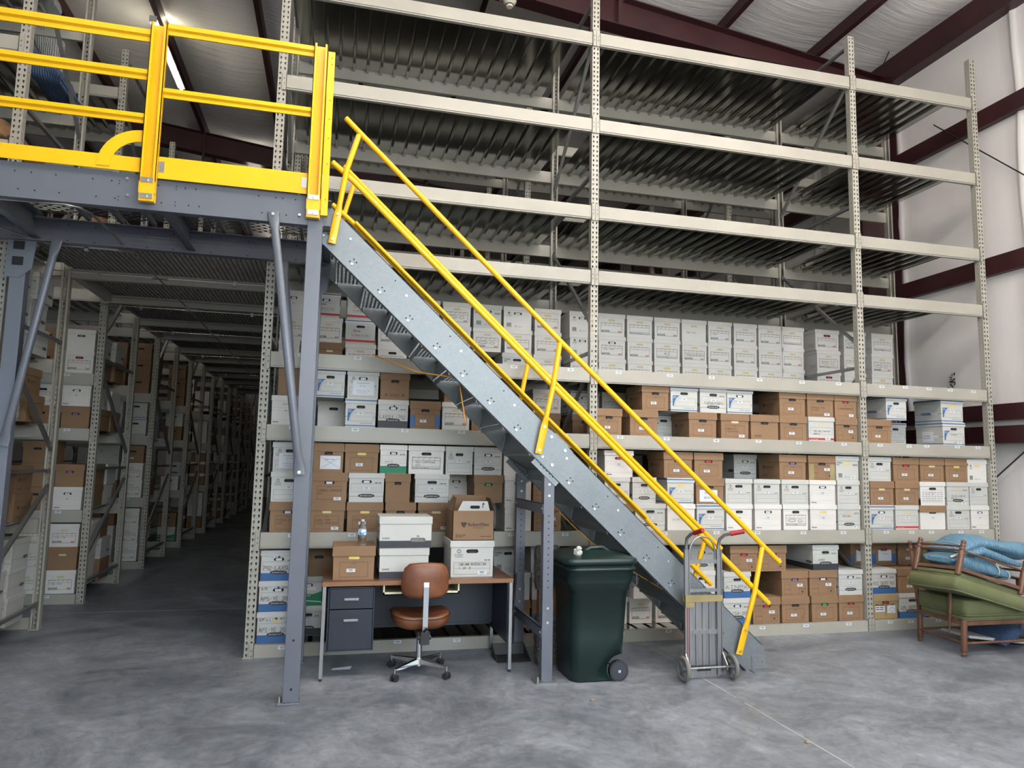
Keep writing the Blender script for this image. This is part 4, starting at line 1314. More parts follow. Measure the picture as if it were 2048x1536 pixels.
holes(mb, [(x - X0, z - Z0) for x in (-2.2, -2.0, -1.6, -1.4, -1.1, -.8, -.55, -.4) for z in (3.44, 3.57)], .006, 1.04); mb.obj('rear_beam', t)
mb = MB(); mb.box(-2.1 - X0, RX - X0, 1.03, 1.05, 3.601 - Z0, 3.613 - Z0, 'redbeam'); mb.obj('red_edge_strip', t)
for x in (-2.45, -1.28, -.16):
    mb = MB(); mb.box(x - X0 - .003, x - X0 + .003, .01, 1.04, 3.44 - Z0, 3.64 - Z0, 'slate'); mb.box(x - X0, x - X0 + .06, .01, 1.04, 3.44 - Z0, 3.446 - Z0, 'slate'); mb.box(x - X0, x - X0 + .06, .01, 1.04, 3.634 - Z0, 3.64 - Z0, 'slate'); mb.obj('cross_beam', t)
for x in (-2.05, -1.8, -1.55, -1.0, -.78, -.55, -.35):
    mb = MB(); mb.box(x - X0 - .014, x - X0 + .014, .03, 1.04, 3.62 - Z0, 3.655 - Z0, 'slate' if x < -1.3 else 'galv'); mb.obj('joist', t)
HOLE_O = [(.040 * math.cos(a), .0155 * math.sin(a)) for a in [math.radians(q) for q in range(10, 370, 45)]]
mb = MB(); px, py = .095, .040
nx = int((RX - (-2.75)) / px)
for j in range(26):
    for i in range(nx):
        u = -2.75 + i * px + (px / 2 if j % 2 else 0)
        ring_cell(mb, lambda a, b: (a - X0, b - Y0, 3.662 - Z0), u, u + px, -1.22 + j * py, -1.22 + (j + 1) * py, HOLE_O, 'galv')
mb.box(FX - X0, -2.75 - X0, .02, 1.05, 3.66 - Z0, 3.664 - Z0, 'galv'); mb.obj('perforated_floor', t)
# posts
for x, y, zt, lab in ((-.21, -1.2, 3.68, None), (-2.53, -.17, 3.64, None), (-2.53 - 1.2, -1.2, 3.64, None), (-.22, -.16, 3.40, None)):
    mb = MB(); h = .055
    mb.box(x - X0 - h, x - X0 + h, y - Y0 - .045, y - Y0 + .045, -Z0 + .012, zt - Z0, 'slate')
    mb.box(x - X0 - .09, x - X0 + .06, y - Y0 - .07, y - Y0 + .09, -Z0, -Z0 + .012, 'slate'); mb.cyl((x - X0 - .075, y - Y0 - .02, .012 - Z0), (x - X0 - .075, y - Y0 - .02, .05 - Z0), .011, 'zinc', 6)
    if y > -.5:
        mb.prism([(x - X0 - .09, 3.42 - Z0), (x - X0 + .12, 3.42 - Z0), (x - X0 + .10, 3.18 - Z0), (x - X0 + .02, 3.10 - Z0), (x - X0 - .09, 3.1 - Z0)], y - Y0 - .05, y - Y0 - .044, 'slate')
        for zz in (3.33, 3.2): mb.box(x - X0 - .045, x - X0 + .035, y - Y0 - .053, y - Y0 - .049, zz - Z0, zz + .07 - Z0, 'dark')
    for zz in (.10, .43): mb.cyl((x - X0 + .0, y - Y0 - .047, zz - Z0), (x - X0, y - Y0 - .044, zz - Z0), .009, 'dark', 8)
    mb.obj('post', t, bevel=.004)
# knee braces: flattened tubes


def flat_tube(mb, p, q, r, m, flat=.14, yflat=(0, 1, 0)):
    p, q = Vector(p), Vector(q); d = (q - p); L = d.length; d.normalize(); n = 14; rings = []
    yv = Vector(yflat); sv = d.cross(yv).normalized()
    for s_, k in ((0, 0), (flat * .45, 0), (flat, 1), (L - flat, 1), (L - flat * .45, 0), (L, 0)):
        a, b = (r, r) if k else (r * 1.35, .006)
        rings.append([p + d * s_ + sv * (a * math.cos(2 * math.pi * i / n)) + yv * (b * math.sin(2 * math.pi * i / n)) for i in range(n)])
    mb.loft(rings, m)


mb = MB(); flat_tube(mb, (-.51 - X0, -.02, 3.50 - Z0), (-.225 - X0, -.03, 1.58 - Z0), .030, 'slate'); mb.cyl((-.51 - X0, -.035, 3.48 - Z0), (-.51 - X0, -.01, 3.48 - Z0), .012, 'zinc', 6); mb.cyl((-.23 - X0, -.05, 1.60 - Z0), (-.23 - X0, -.02, 1.60 - Z0), .012, 'zinc', 8); mb.obj('knee_brace', t)
mb = MB(); flat_tube(mb, (-2.25 - X0, .97, 3.42 - Z0), (-2.50 - X0, .99, 1.75 - Z0), .030, 'slate'); mb.obj('knee_brace', t)
mb = MB(); flat_tube(mb, (-.495 - X0, .98, 3.42 - Z0), (-.28 - X0, .99, 1.60 - Z0), .030, 'slate'); mb.obj('knee_brace', t)
# ---------------------------------------------------------------- yellow guard rail of the platform
t = thing('guard_rail', 'safety yellow guard rail with wide toe boards along the grey platform', 'railing', (-1.3, -1.27, 3.47))
Z0 = 3.47; Y0 = -1.27


def cpost(x, w, z0, z1):
    mb = MB(); a = x - X0 - w / 2; b = a + w
    mb.box(a, b, .0, .005, z0 - Z0, z1 - Z0, 'yellow'); mb.box(a, a + .005, -.045, .0, z0 + .06 - Z0, z1 - Z0, 'yellow'); mb.box(b - .005, b, -.045, .0, z0 + .06 - Z0, z1 - Z0, 'yellow')
    mb.box(a, a + .02, -.045, -.04, z0 + .14 - Z0, z1 - Z0, 'yellow'); mb.box(b - .02, b, -.045, -.04, z0 + .14 - Z0, z1 - Z0, 'yellow')
    mb.prism([(-.045, z0 + .06 - Z0), (-.045, z0 + .14 - Z0), (0, z0 + .10 - Z0), (0, z0 - Z0), (-.04, z0 - Z0)], a + .004, b - .004, 'yellow', 'x')
    p = mb.obj('post', t)
    for zz in (z0 + .035, z0 + .15):
        mb = MB(); mb.box(a + .012, b - .012, -.052, -.044, zz - .018 - Z0, zz + .018 - Z0, 'zinc'); mb.cyl(((a + b) / 2, -.062, zz - Z0), ((a + b) / 2, -.05, zz - Z0), .011, 'zinc', 6); mb.obj('bolt_clip', p)
    return p


cpost(-1.355, .105, 3.47, 4.80); cpost(-.228, .10, 3.47, 4.83)
mb = MB(); mb.box(-.175 - X0, -.125 - X0, -.02, .03, 3.50 - Z0, 4.79 - Z0, 'yellow'); holes(mb, [(-.145 - X0 + dx, z - Z0) for z in (4.74, 4.69, 4.4, 4.25, 4.1, 3.9, 3.62) for dx in (0,)], .004, -.02)
mb.obj('end_post', t)


def crail(xa, xb, z0, z1, name='rail'):
    mb = MB(); zm = (z0 + z1) / 2
    mb.box(xa - X0, xb - X0, -.012, .0, z0 - Z0, z1 - Z0, 'yellow'); mb.prism([(-.012, zm - .008 - Z0), (-.030, zm + .004 - Z0), (-.030, z1 - Z0), (-.012, z1 - Z0)], xa - X0, xb - X0, 'yellow', 'x')
    return mb.obj(name, t)


for z0, z1 in ((4.66, 4.745), (4.37, 4.44), (4.045, 4.11)): crail(-4.0, -1.41, z0, z1)
for z0, z1 in ((4.735, 4.81), (4.255, 4.32)): crail(-1.30, -.275, z0, z1)
mb = MB(); mb.box(-4.0 - X0, -1.41 - X0, -.006, .0, 3.685 - Z0, 3.79 - Z0, 'yellow'); mb.obj('toe_board', t)
mb = MB(); mb.box(-1.30 - X0, -.28 - X0, -.006, .0, 3.655 - Z0, 3.815 - Z0, 'yellow'); mb.obj('toe_board', t)
mb = MB()
for xx in (-1.285, -.31): mb.box(xx - X0 - .012, xx - X0 + .025, -.010, -.006, 3.70 - Z0, 3.78 - Z0, 'zinc')
mb.obj('toe_clip', t)
mb = MB(); a1 = arc(-1.41, 3.705, .285, 90, 180, 12); a2 = arc(-1.41, 3.705, .20, 180, 90, 12)
mb.prism([(x - X0, z - Z0) for x, z in a1 + a2], -.014, -.004, 'yellow'); mb.obj('curved_gusset', t)
# ---------------------------------------------------------------- stair
SL = 0.9286
YN, YF = -1.08, -0.20


def zu(x): return 3.676 - SL * (x + .133)        # upper edge of the stringer


t = thing('staircase', 'galvanised steel stair descending in front of the storage rack', 'staircase', (3.55, -.64, 0))
OX, OY = 3.55, -.64
ang = math.atan(SL); th = .36
for y, s_ in ((YN, 1), (YF, -1)):
    mb = MB()
    poly = [(-.17, zu(-.17)), (3.62, .19), (3.62, .0), (3.50, .0), (-.17, zu(-.17) - .34)]
    # keep the lower edge parallel to the pitch
    xl = (zu(0) - .355) / SL
    poly = [(-.17, 3.70), (-.10, zu(-.10)), (3.62, zu(3.62)), (3.62, .0), (xl, .0), (-.17, zu(-.17) - .355)]
    for lo, hi in ((-.17, 1.72), (1.70, 3.62)): pass
    mb.prism([(a - OX, b) for a, b in poly], min(y, y + .005 * s_) - OY, max(y, y + .005 * s_) - OY, 'galv')
    for off in (0, -.355):
        xa, xb = -.15, (3.60 if off == 0 else xl)
        mb.bar((xa - OX, y + .02 * s_ - OY, zu(xa) + off + (-.003 if off == 0 else .003)), (xb - OX, y + .02 * s_ - OY, zu(xb) + off + (-.003 if off == 0 else .003)), .04, .005, 'galv', (0, 0, 1))
    for k in range(16):
        x = -.136 + .2235 * k; z = 3.432 - .2075 * k
        for dx, dz in ((0, .02), (-.03, .0), (-.012, -.025), (.02, -.005)):
            if z + dz > .03: mb.cyl((x + dx - OX, y - .002 * s_ - OY, z + dz), (x + dx - OX, y + .001 - OY, z + dz), .006, 'dark', 8)
        mb.cyl((x - .015 - OX, y - .008 * s_ - OY, z - .02), (x - .015 - OX, y - OY, z - .02), .010, 'zinc', 6)
        if k % 2 == 0: mb.cyl((x + .19 - OX, y - .006 * s_ - OY, zu(x + .19) - .10), (x + .19 - OX, y - OY, zu(x + .19) - .10), .010, 'zinc', 6); mb.cyl((x + .10 - OX, y - .002 * s_ - OY, zu(x + .1) - .07), (x + .1 - OX, y - OY, zu(x + .1) - .07), .006, 'dark', 6)
    o = mb.obj('stringer', t)
    # splice plate
    mb = MB(); xc = 1.80; d = Vector((1, 0, -SL)).normalized(); nrm = Vector((SL, 0, 1)).normalized()
    c = Vector((xc - OX, y - .004 * s_ - OY, zu(xc))); q = [c - d * .13, c + d * .13, c + d * .13 - nrm * .25, c - d * .13 - nrm * .25]
    mb.loft([[Vector(p) for p in q], [Vector(p) + Vector((0, .004 * s_, 0)) for p in q]], 'galv', False)
    for a in (-.09, .07):
        for b in (-.04, -.20):
            p = c + d * a + nrm * b; mb.cyl(tuple(p - Vector((0, .010 * s_, 0))), tuple(p), .012, 'zinc', 8)
    mb.obj('splice_plate', o)
    mb = MB(); mb.box(3.50 - OX, 3.63 - OX, min(y - .006 * s_, y) - OY, max(y, y - .006 * s_) - OY, .012, .12, 'galv'); mb.box(3.48 - OX, 3.68 - OX, y - .07 - OY, y + .03 - OY, 0, .008, 'galv')
    for xx in (3.52, 3.60): mb.cyl((xx - OX, y - .014 * s_ - OY, .08), (xx - OX, y - OY, .08), .009, 'zinc', 6)
    mb.obj('foot_bracket', o)
PH = [(.011 * math.cos(math.radians(q)), .011 * math.sin(math.radians(q))) for q in range(10, 370, 60)]


def tread_mesh():
    mb = MB(); D = .25; W = .86; p = .0335
    nx, ny = int(D / p), int(W / p)
    for i in range(nx):
        for j in range(ny):
            o_ = p / 2 if i % 2 else 0
            u0, v0 = i * p, j * p + o_
            if v0 + p <= W: ring_cell(mb, lambda a, b: (a, b, 0), u0, u0 + p, v0, v0 + p, PH, 'galv')
    mb.box(-.004, 0, 0, W, -.045, 0, 'galv'); mb.box(nx * p, nx * p + .004, 0, W, -.05, 0, 'galv'); mb.box(nx * p - .02, nx * p, 0, W, -.052, -.048, 'galv')
    # riser plate leaning down under the nose to the next tread
    mb.add([(nx * p, 0, -.05), (nx * p, W, -.05), (nx * p - .03, W, -.2075), (nx * p - .03, 0, -.2075)], [(0, 1, 2, 3)], 'galv')
    mb.add([(nx * p - .003, 0, -.05), (nx * p - .003, W, -.05), (nx * p - .033, W, -.2075), (nx * p - .033, 0, -.2075)], [(0, 1, 2, 3)], 'galv')
    return mb.mesh('tread')


ME_TR = tread_mesh()
for k in range(16):
    x = -.136 + .2235 * k; z = 3.432 - .2075 * k + .03
    if z < .1: continue
    link('tread', ME_TR, t, (x - .12 - OX, YN + .008 - OY, z))
# handrails
for y, s_, nm in ((YN - .035, 1, 'near'), (YF + .035, -1, 'far')):
    t = thing('handrail', 'yellow tube handrail on the %s side of the stair' % ('front' if s_ == 1 else 'rack'), 'handrail', (3.65, y, .5))
    RX0, RY0, RZ0 = 3.65, y, .5

    def L(x, z, dy=0): return (x - RX0, dy, z - RZ0)
    mb = MB(); mb.tube([L(-.024, 4.361), L(1.76, 2.70), L(3.765, .892)], .0215, 'yellow', 14); mb.obj('top_rail', t)
    mb = MB(); mb.tube([L(-.11, 3.99), L(.06, 3.855), L(1.70, 2.33), L(3.651, .552)], .0225, 'yellow', 14); mb.obj('mid_rail', t)
    mb = MB(); mb.tube([L(.1, 3.83, .045 * s_), L(1.70, 2.34, .04 * s_), L(2.95, 1.2, .04 * s_)], .018, 'yellow', 12); mb.obj('second_mid_rail', t)
    for a, b, c in (((.081, 4.235), (.0, 3.93), (-.085, 3.345)), ((1.76, 2.68), (1.70, 2.33), (1.592, 1.775)), ((3.598, 1.02), (3.50, .66), (3.362, .145))):
        mb = MB(); A, B, C_ = Vector(L(*a)), Vector(L(*b, -.03 * s_)), Vector(L(*c))
        kz = C_ + (B - C_) * .52
        mb.tube([A, B, kz], [.0215, .0215, .021], 'yellow', 14)
        d = (C_ - B).normalized(); sv = d.cross(Vector((0, 1, 0))).normalized(); rings = []; n = 14
        for pt, aa, bb in ((kz, .021, .021), (kz + d * .04, .026, .013), (kz + d * .07, .030, .008), (C_, .030, .006)):
            rings.append([pt + sv * (aa * math.cos(2 * math.pi * i / n)) + Vector((0, 1, 0)) * (bb * math.sin(2 * math.pi * i / n)) for i in range(n)])
        mb.loft(rings, 'yellow')
        for f in (.12, .9):
            p = kz + (C_ - kz) * (.25 + .65 * (f > .5)); mb.cyl(tuple(p + Vector((0, -.016 * s_, 0))), tuple(p), .011, 'zinc', 6)
        mb.obj('rail_post', t)
    mb = MB()
    for a in (.13, 1.55, 3.5):
        p = Vector(L(a + .1, 3.855 - SL * (a + .04 - .0), 0)); mb.cyl(tuple(p + Vector((0, -.026 * s_, 0))), tuple(p), .008, 'zinc', 6)
    mb.obj('rail_bolts', t)
# mid-height support frame
t = thing('stair_support', 'slate grey two-post frame holding up the middle of the stair', 'support frame', (1.70, -.64, 0))
for y in (-1.07, -.20):
    yy = y + .64
    mb = MB(); mb.box(-.042, .042, yy - .003, yy, 0.01, 1.60, 'slate'); mb.box(-.042, -.038, yy, yy + .07, .01, 1.60, 'slate'); mb.box(.038, .042, yy, yy + .07, .01, 1.60, 'slate')
    mb.box(-.044, .044, yy - .006, yy - .002, .01, .62, 'slate')
    holes(mb, [(-.0, .72 + i * .051) for i in range(12)], .0055, yy - .0035); holes(mb, [(0, z) for z in (.45, .56, 1.44, 1.53)], .010, yy - .008, 'zinc')
    o = mb.obj('post', t)
    mb = MB(); mb.box(-.10, .07, yy - .06, yy + .09, 0, .010, 'galv'); mb.cyl((-.08, yy - .03, .01), (-.08, yy - .03, .05), .010, 'zinc', 6); mb.obj('foot_plate', o)
    mb = MB(); c = Vector((-.02, yy - .008, 1.66)); d = Vector((1, 0, -SL)).normalized(); nn = Vector((SL, 0, 1)).normalized(); q = [c - d * .13 + nn * .05, c + d * .15 + nn * .05, c + d * .15 - nn * .06, c - d * .13 - nn * .06]
    mb.loft([q, [p + Vector((0, .005, 0)) for p in q]], 'galv', False)
    for i in range(5): p = c + d * (-.06 + i * .035) - nn * .02; mb.cyl(tuple(p - Vector((0, .002, 0))), tuple(p), .006, 'dark', 6)
    mb.obj('angle_bracket', o)
for z in (1.335, .37):
    mb = MB(); mb.box(-.05, -.045, -.43, .44, z - .04, z + .04, 'slate'); mb.box(-.05, -.02, -.43, .44, z + .036, z + .04, 'slate')
    for yy in (-.40, .41): mb.cyl((-.056, yy, z), (-.05, yy, z), .010, 'zinc', 6)
    mb.obj('cross_bar', t)
mb = MB(); mb.loft([[Vector((-.20, yy, 1.80)), Vector((-.12, yy, 1.83)), Vector((.06, yy, 1.68)), Vector((.04, yy, 1.64)), Vector((-.16, yy, 1.76))] for yy in (-.43, .44)], 'galv', False); mb.obj('saddle', t)
# strap tangled under the treads
mb = MB(); mb.tube([(.60, YN + .01, 2.93), (.66, YN + .2, 2.62), (.95, YN + .1, 2.38), (1.02, YN + .12, 2.02)], .006, 'strap', 6)
mb.tube([(.30, YF - .1, 2.62), (.62, YN + .25, 2.42), (.95, YN + .05, 2.36), (1.18, YN + .02, 2.18)], .006, 'strap', 6)
tag(mb.obj('strap'), 'orange strap tangled under the upper steps of the stair', 'strap')
mb = MB(); mb.tube([(1.95, -.55, 1.28), (2.15, -.62, 1.08), (2.4, -.7, .88), (2.75, -.95, .66)], .005, 'strap', 6)
tag(mb.obj('cord'), 'thin yellow cord hanging below the lower steps beside the bin', 'cord')
# ---------------------------------------------------------------- desk
t = thing('desk', 'steel desk with walnut top and dark drawers under the platform edge', 'desk', (.73, -.40, 0))
DX, DY = .73, -.40
x0, x1, y0, y1 = -.765, .765, -.37, .36
mb = MB(); mb.box(x0, x1, y0, y1, .712, .747, 'laminate'); mb.obj('desk_top', t, bevel=.002)
mb = MB(); mb.box(x0, x1, y0 - .0015, y0 - .0002, .713, .746, varied('top_edge_band', (.24, .11, .05), (.20, .09, .04), 4, .4)); mb.obj('edge_band', t)
for a, b in ((x0 + .018, y0 + .018), (x1 - .018, y0 + .018), (x0 + .018, y1 - .018), (x1 - .018, y1 - .018)):
    mb = MB(); mb.box(a - .014, a + .014, b - .014, b + .014, .02, .712, 'alu'); o = mb.obj('leg', t, bevel=.002)
    mb = MB(); mb.cyl((a, b, 0), (a, b, .02), .012, 'brubber', 10); mb.obj('leg_glide', o)
px0, px1, pz0, pz1 = .012 - DX, .372 - DX, .215, .700
mb = MB()
mb.box(px0, px1, y0 + .025, y1 - .06, pz0, pz0 + .012, 'navy'); mb.box(px0, px0 + .012, y0 + .025, y1 - .06, pz0, pz1, 'navy'); mb.box(px1 - .012, px1, y0 + .025, y1 - .06, pz0, pz1, 'navy')
mb.box(px0, px1, y1 - .07, y1 - .06, pz0, pz1, 'navy'); mb.box(px0, px1, y0 + .025, y1 - .06, pz1 - .012, pz1, 'navy'); mb.obj('pedestal', t, bevel=.002)
for z0, z1 in ((.535, .688), (.228, .528)):
    mb = MB(); mb.box(px0 + .014, px1 - .014, y0 + .018, y0 + .05, z0, z1, 'navy'); mb.box(px0 + .02, px1 - .02, y0 + .05, y0 + .5, z0 + .01, z1 - .02, 'navy'); o = mb.obj('drawer', t, bevel=.003)
    zc = z1 - .078; mb = MB(); xc = (px0 + px1) / 2; mb.box(xc - .056, xc + .056, y0 + .002, y0 + .018, zc - .009, zc + .009, 'alu'); mb.obj('drawer_pull', o, bevel=.002)
mb = MB(); mb.box(.385 - DX, 1.475 - DX, y1 - .12, y1 - .11, .27, .705, 'navy'); mb.box(.385 - DX, 1.44 - DX, y1 - .125, y1 - .10, .255, .275, 'navy'); mb.obj('modesty_panel', t)
mb = MB(); mb.box(1.455 - DX, 1.465 - DX, y0 + .05, y1 - .02, .22, .705, 'navy'); mb.obj('side_panel', t)
mb = MB()
for a in (.435, 1.035): mb.box(a - DX, a + .012 - DX, y0 + .02, y0 + .40, .635, .71, 'offwhite')
mb.box(.435 - DX, 1.047 - DX, y0 + .02, y0 + .40, .632, .64, 'offwhite'); mb.box(.435 - DX, 1.047 - DX, y0 + .02, y0 + .028, .632, .655, 'offwhite'); mb.obj('pencil_tray', t)
# boxes on the desk
TZ = .7475
file_box('brown box on the desk with a water bottle standing on its lid', .200, -.70, TZ, .335, 'R', 'y', '', .39, 'boxes on the desk')
_o = [o for o in bpy.data.objects if o.name.startswith('file_box')]


def big_box(label, x, y, z, w, h, d, oval_):
    t = thing('file_box', label, 'box', (x, y, z), 'boxes on the desk')
    mb = MB(); mb.box(-w / 2 + .006, w / 2 - .006, .006, d, 0, h - .01, 'whiteb')
    f = Face(mb, lambda u, v, o: (u, .006 - o, v)); f.rect(-w / 2 + .006, .001, w / 2 - .006, .058, 'black'); f.text('R-KIVE', -w / 2 + .03, .072, .012, 'ink', .055, bold=.0006)
    if oval_: f.stadium(.10, .064, .125, .034, 'black', 1); f.stadium(.10, .064, .118, .027, 'whiteb', 2); f.stadium(.10, .064, .114, .023, 'black', 3); f.text('BANKERS BOX', .10, .058, .011, 'white', .095, 'c', 4); f.poly([(.087, .085), (.09, .102), (.11, .102), (.113, .085)], 'ink2', 1)
    fl = Face(mb, lambda u, v, o: (-w / 2 + .006 - o, d / 2 - u, v)); fl.rect(-d / 2 + .006, .001, d / 2, .058, 'black'); fl.stadium(0, .17, .09, .03, 'dark', 1); fl.frame(-.15, .08, .15, .14, .0015, 'ink'); fl.words(-.14, .11, .2, .006, 'ink', 4)
    mb.obj('box_body', t)
    mb = MB(); mb.box(-w / 2, w / 2, 0, d + .006, h - .06, h, 'whiteb'); mb.obj('lid', t, bevel=.004)


big_box('white box with black bottom standing on the desk under another like it', .598, -.70, TZ, .405, .246, .36, False)
big_box('white box with black bottom and oval badge stacked highest on the desk', .602, -.71, TZ + .2465, .43, .25, .37, True)
file_box('white circle-logo box with handwritten form, on the right of the desk', 1.165, -.66, TZ + .0, .375, 'B', 'k', 'Land Bank Materials Box 1 of 8', .39, 'boxes on the desk', 0.0, hs=1.13)
t = thing('file_box', 'open brown box with the shield logo and text, atop the white desk box', 'box', (1.17, -.65, TZ + .297), 'boxes on the desk')
w, d, h = .355, .36, .245
mb = MB()
for a, b, c, e in ((-w / 2, w / 2, 0, .005), (-w / 2, w / 2, d - .005, d), (-w / 2, -w / 2 + .005, 0, d), (w / 2 - .005, w / 2, 0, d)): mb.box(a, b, c, e, 0, h, 'kraft')
mb.box(-w / 2, w / 2, 0, d, 0, .005, 'kraft')
f = Face(mb, lambda u, v, o: (u, -o, v)); f.text('RobertFlinn', -.045, .118, .028, 'ink', .175, bold=.0007); f.text('Records Center', .0, .100, .010, 'ink', .08)
for i in range(6): f.line([(-.108 + i * .006, .145 - i * .001), (-.09 + .002 * i, .145)], .003, 'ink')
f.poly([(-.105, .148), (-.062, .150), (-.060, .135), (-.078, .105), (-.095, .118), (-.104, .135)], 'ink', 1)
for q in ((-.095, .14, -.07, .112), (-.085, .147, -.066, .118)): f.line([(q[0], q[1]), (q[2], q[3])], .0018, 'kraft', None, 3)
f.words(-.15, .045, .09, .005, 'bink'); f.words(-.15, .035, .08, .005, 'bink'); f.words(-.15, .025, .06, .005, 'bink', 2); f.words(.06, .03, .10, .005, 'bink', 2); mb.obj('box_body', t)
mb = MB(); mb.T = Matrix.Translation((.0, .17, h - .02)) @ Matrix.Rotation(-.10, 4, 'X')
mb.prism([(-.13, 0), (.15, 0), (.13, .085), (-.085, .085)], -.12, -.115, 'whiteb'); f = Face(mb, lambda u, v, o: (u, -.12 - o, v)); f.stadium(.02, .035, .085, .026, 'dark', 1); f.line([(.085, .03), (.092, .06)], .006, 'ink'); f.poly([(.08, .055), (.105, .06), (.09, .075)], 'ink', 1); mb.obj('inner_panel', t)
mb = MB(); mb.add([(-w / 2, 0, h), (-w / 2, d, h), (-w / 2 + .05, d - .05, h + .11), (-w / 2 + .04, .08, h + .10)], [(0, 1, 2, 3)], 'kraft'); mb.add([(w / 2, 0, h), (w / 2, d, h), (w / 2 - .01, d - .05, h + .10), (w / 2 - .02, .08, h + .10)], [(0, 1, 2, 3)], 'kraft')
mb.add([(-w / 2, d, h), (w / 2, d, h), (w / 2 - .03, d + .0, h + .11), (-w / 2 + .05, d, h + .12)], [(0, 1, 2, 3)], 'kraft'); mb.add([(-w / 2 + .003, 0, h), (-w / 2 + .003, d, h), (-w / 2 + .053, d - .05, h + .11), (-w / 2 + .043, .08, h + .10)], [(0, 1, 2, 3)], 'kraft'); mb.obj('flap', t)
# bottle
t = thing('water_bottle', 'clear plastic water bottle with blue label standing on a brown box lid', 'bottle', (.257, -.64, TZ + BH + .001))
mb = MB(); H = .205; mb.lathe([(0, .028), (.02, .0315), (.12, .0325), (.14, .031), (.30, .0325), (.32, .031), (.62, .0325), (.72, .030), (.84, .016), (.90, .0135), (.95, .0135)], (0, 0, 0), (0, 0, H), 'clear', 20); mb.obj('bottle_body', t)
lb = varied('blue_label', (.05, .22, .55), (.75, .8, .85), 28, .4, lo=.45, hi=.55)
mb = MB(); mb.lathe([(0, .0332), (1, .0332)], (0, 0, .085), (0, 0, .128), lb, 20); mb.obj('label_wrap', t)
mb = MB(); mb.lathe([(0, .015), (.9, .015), (1, .013)], (0, 0, H * .93), (0, 0, H * .93 + .016), 'whiteb', 16); mb.obj('bottle_cap', t)
# ---------------------------------------------------------------- desk chair, seen from behind
t = thing('office_chair', 'worn tan leather swivel chair pushed up to the desk, seen from behind', 'chair', (.745, -.66, 0), rz=.03)
mb = MB(); rings = []
for z, hx, dy, hy in ((0.625, .02, .0, .004), (.632, .135, .0, .02), (.66, .178, .0, .03), (.72, .190, -.004, .034), (.80, .186, -.006, .034), (.86, .168, -.004, .031), (.893, .13, 0, .022), (.902, .05, 0, .006)):
    rings.append([(hx * x_, -.235 + dy + hy * y_ + .10 * (hx * x_ / .19) ** 2 * .35, z + .0) for x_, y_ in [(math.copysign(abs(math.cos(a)) ** .5, math.cos(a)), math.sin(a)) for a in [2 * math.pi * k / 28 for k in range(28)]]])
mb.loft(rings, 'leather'); mb.obj('backrest', t)
mb = MB(); rings = []
for z, hx, hy, dz in ((.365, .12, .12, 0), (.372, .20, .19, 0), (.40, .225, .215, 0), (.45, .230, .222, .0), (.468, .222, .215, .0), (.475, .205, .20, -.004), (.478, .12, .12, -.012), (.478, .02, .02, -.016)):
    rings.append([(p[0], p[1] + .02, z + dz + .028 * abs(p[0] / .23) ** 2) for p in rrect(hx, hy, min(hx, hy) * .62, n=7)])
mb.loft(rings, 'leather'); mb.obj('seat', t)
pip = mat('dark_piping', (.05, .018, .008), .5)
mb = MB(); mb.tube([(p[0], p[1] + .02, .452 + .028 * abs(p[0] / .23) ** 2) for p in rrect(.231, .223, .142, n=9)], .005, pip, 6, closed=True); mb.obj('seat_piping', t)
mb = MB(); mb.tube([(-.13, -.215, .628), (0, -.235, .620), (.13, -.215, .628)], .003, pip, 5); mb.obj('back_piping', t)
mb = MB(); pts = [(-.272, .755), (-.276, .72), (-.276, .60), (-.272, .42), (-.262, .36), (-.20, .335), (-.05, .33)]
mb.T = Matrix.Translation((0, 0, 0))
for a, b in zip(pts, pts[1:]): mb.bar((0, a[0], a[1]), (0, b[0], b[1]), .040, .007, 'chrome', (0, 1, 0) if abs(a[1] - b[1]) > abs(a[0] - b[0]) else (0, 0, 1))
mb.obj('back_bar', t)
mb = MB(); mb.box(-.035, .035, -.285, -.22, .285, .37, 'brubber'); mb.cyl((-.05, -.25, .335), (.05, -.25, .335), .018, 'brubber', 12); mb.bar((-.02, -.29, .35), (.02, -.295, .395), .014, .02, 'brubber'); mb.box(-.05, .05, -.22, .10, .335, .365, 'brubber'); mb.obj('tilt_mechanism', t)
mb = MB(); mb.cyl((0, 0, .09), (0, 0, .33), .024, 'chrome', 18); mb.cyl((0, 0, .06), (0, 0, .12), .032, 'chrome', 18); mb.obj('column', t)
for q in range(4):
    a = math.radians(42 + 90 * q); c, s_ = math.cos(a), math.sin(a); e = (.285 * c, .285 * s_)
    mb = MB(); mb.loft([[Vector((c * r - s_ * w_, s_ * r + c * w_, z)) for w_, z in ((-hw, z0), (hw, z0), (hw * .8, z1), (-hw * .8, z1))] for r, hw, z0, z1 in ((.02, .022, .075, .115), (.15, .018, .078, .104), (.285, .013, .082, .094))], 'chrome', False)
    lg = mb.obj('base_leg', t)
    mb = MB(); mb.cyl((e[0], e[1], .05), (e[0], e[1], .095), .006, 'chrome', 8)
    r = Vector((-s_, c, 0))
    for k in (-1, 1):
        p = Vector((e[0], e[1], .026)) + r * .011 * k; mb.cyl(tuple(p), tuple(p + r * .014 * k), .026, 'brubber', 16)
    mb.box(e[0] - .014, e[0] + .014, e[1] - .014, e[1] + .014, .03, .055, 'brubber'); mb.obj('caster', lg)
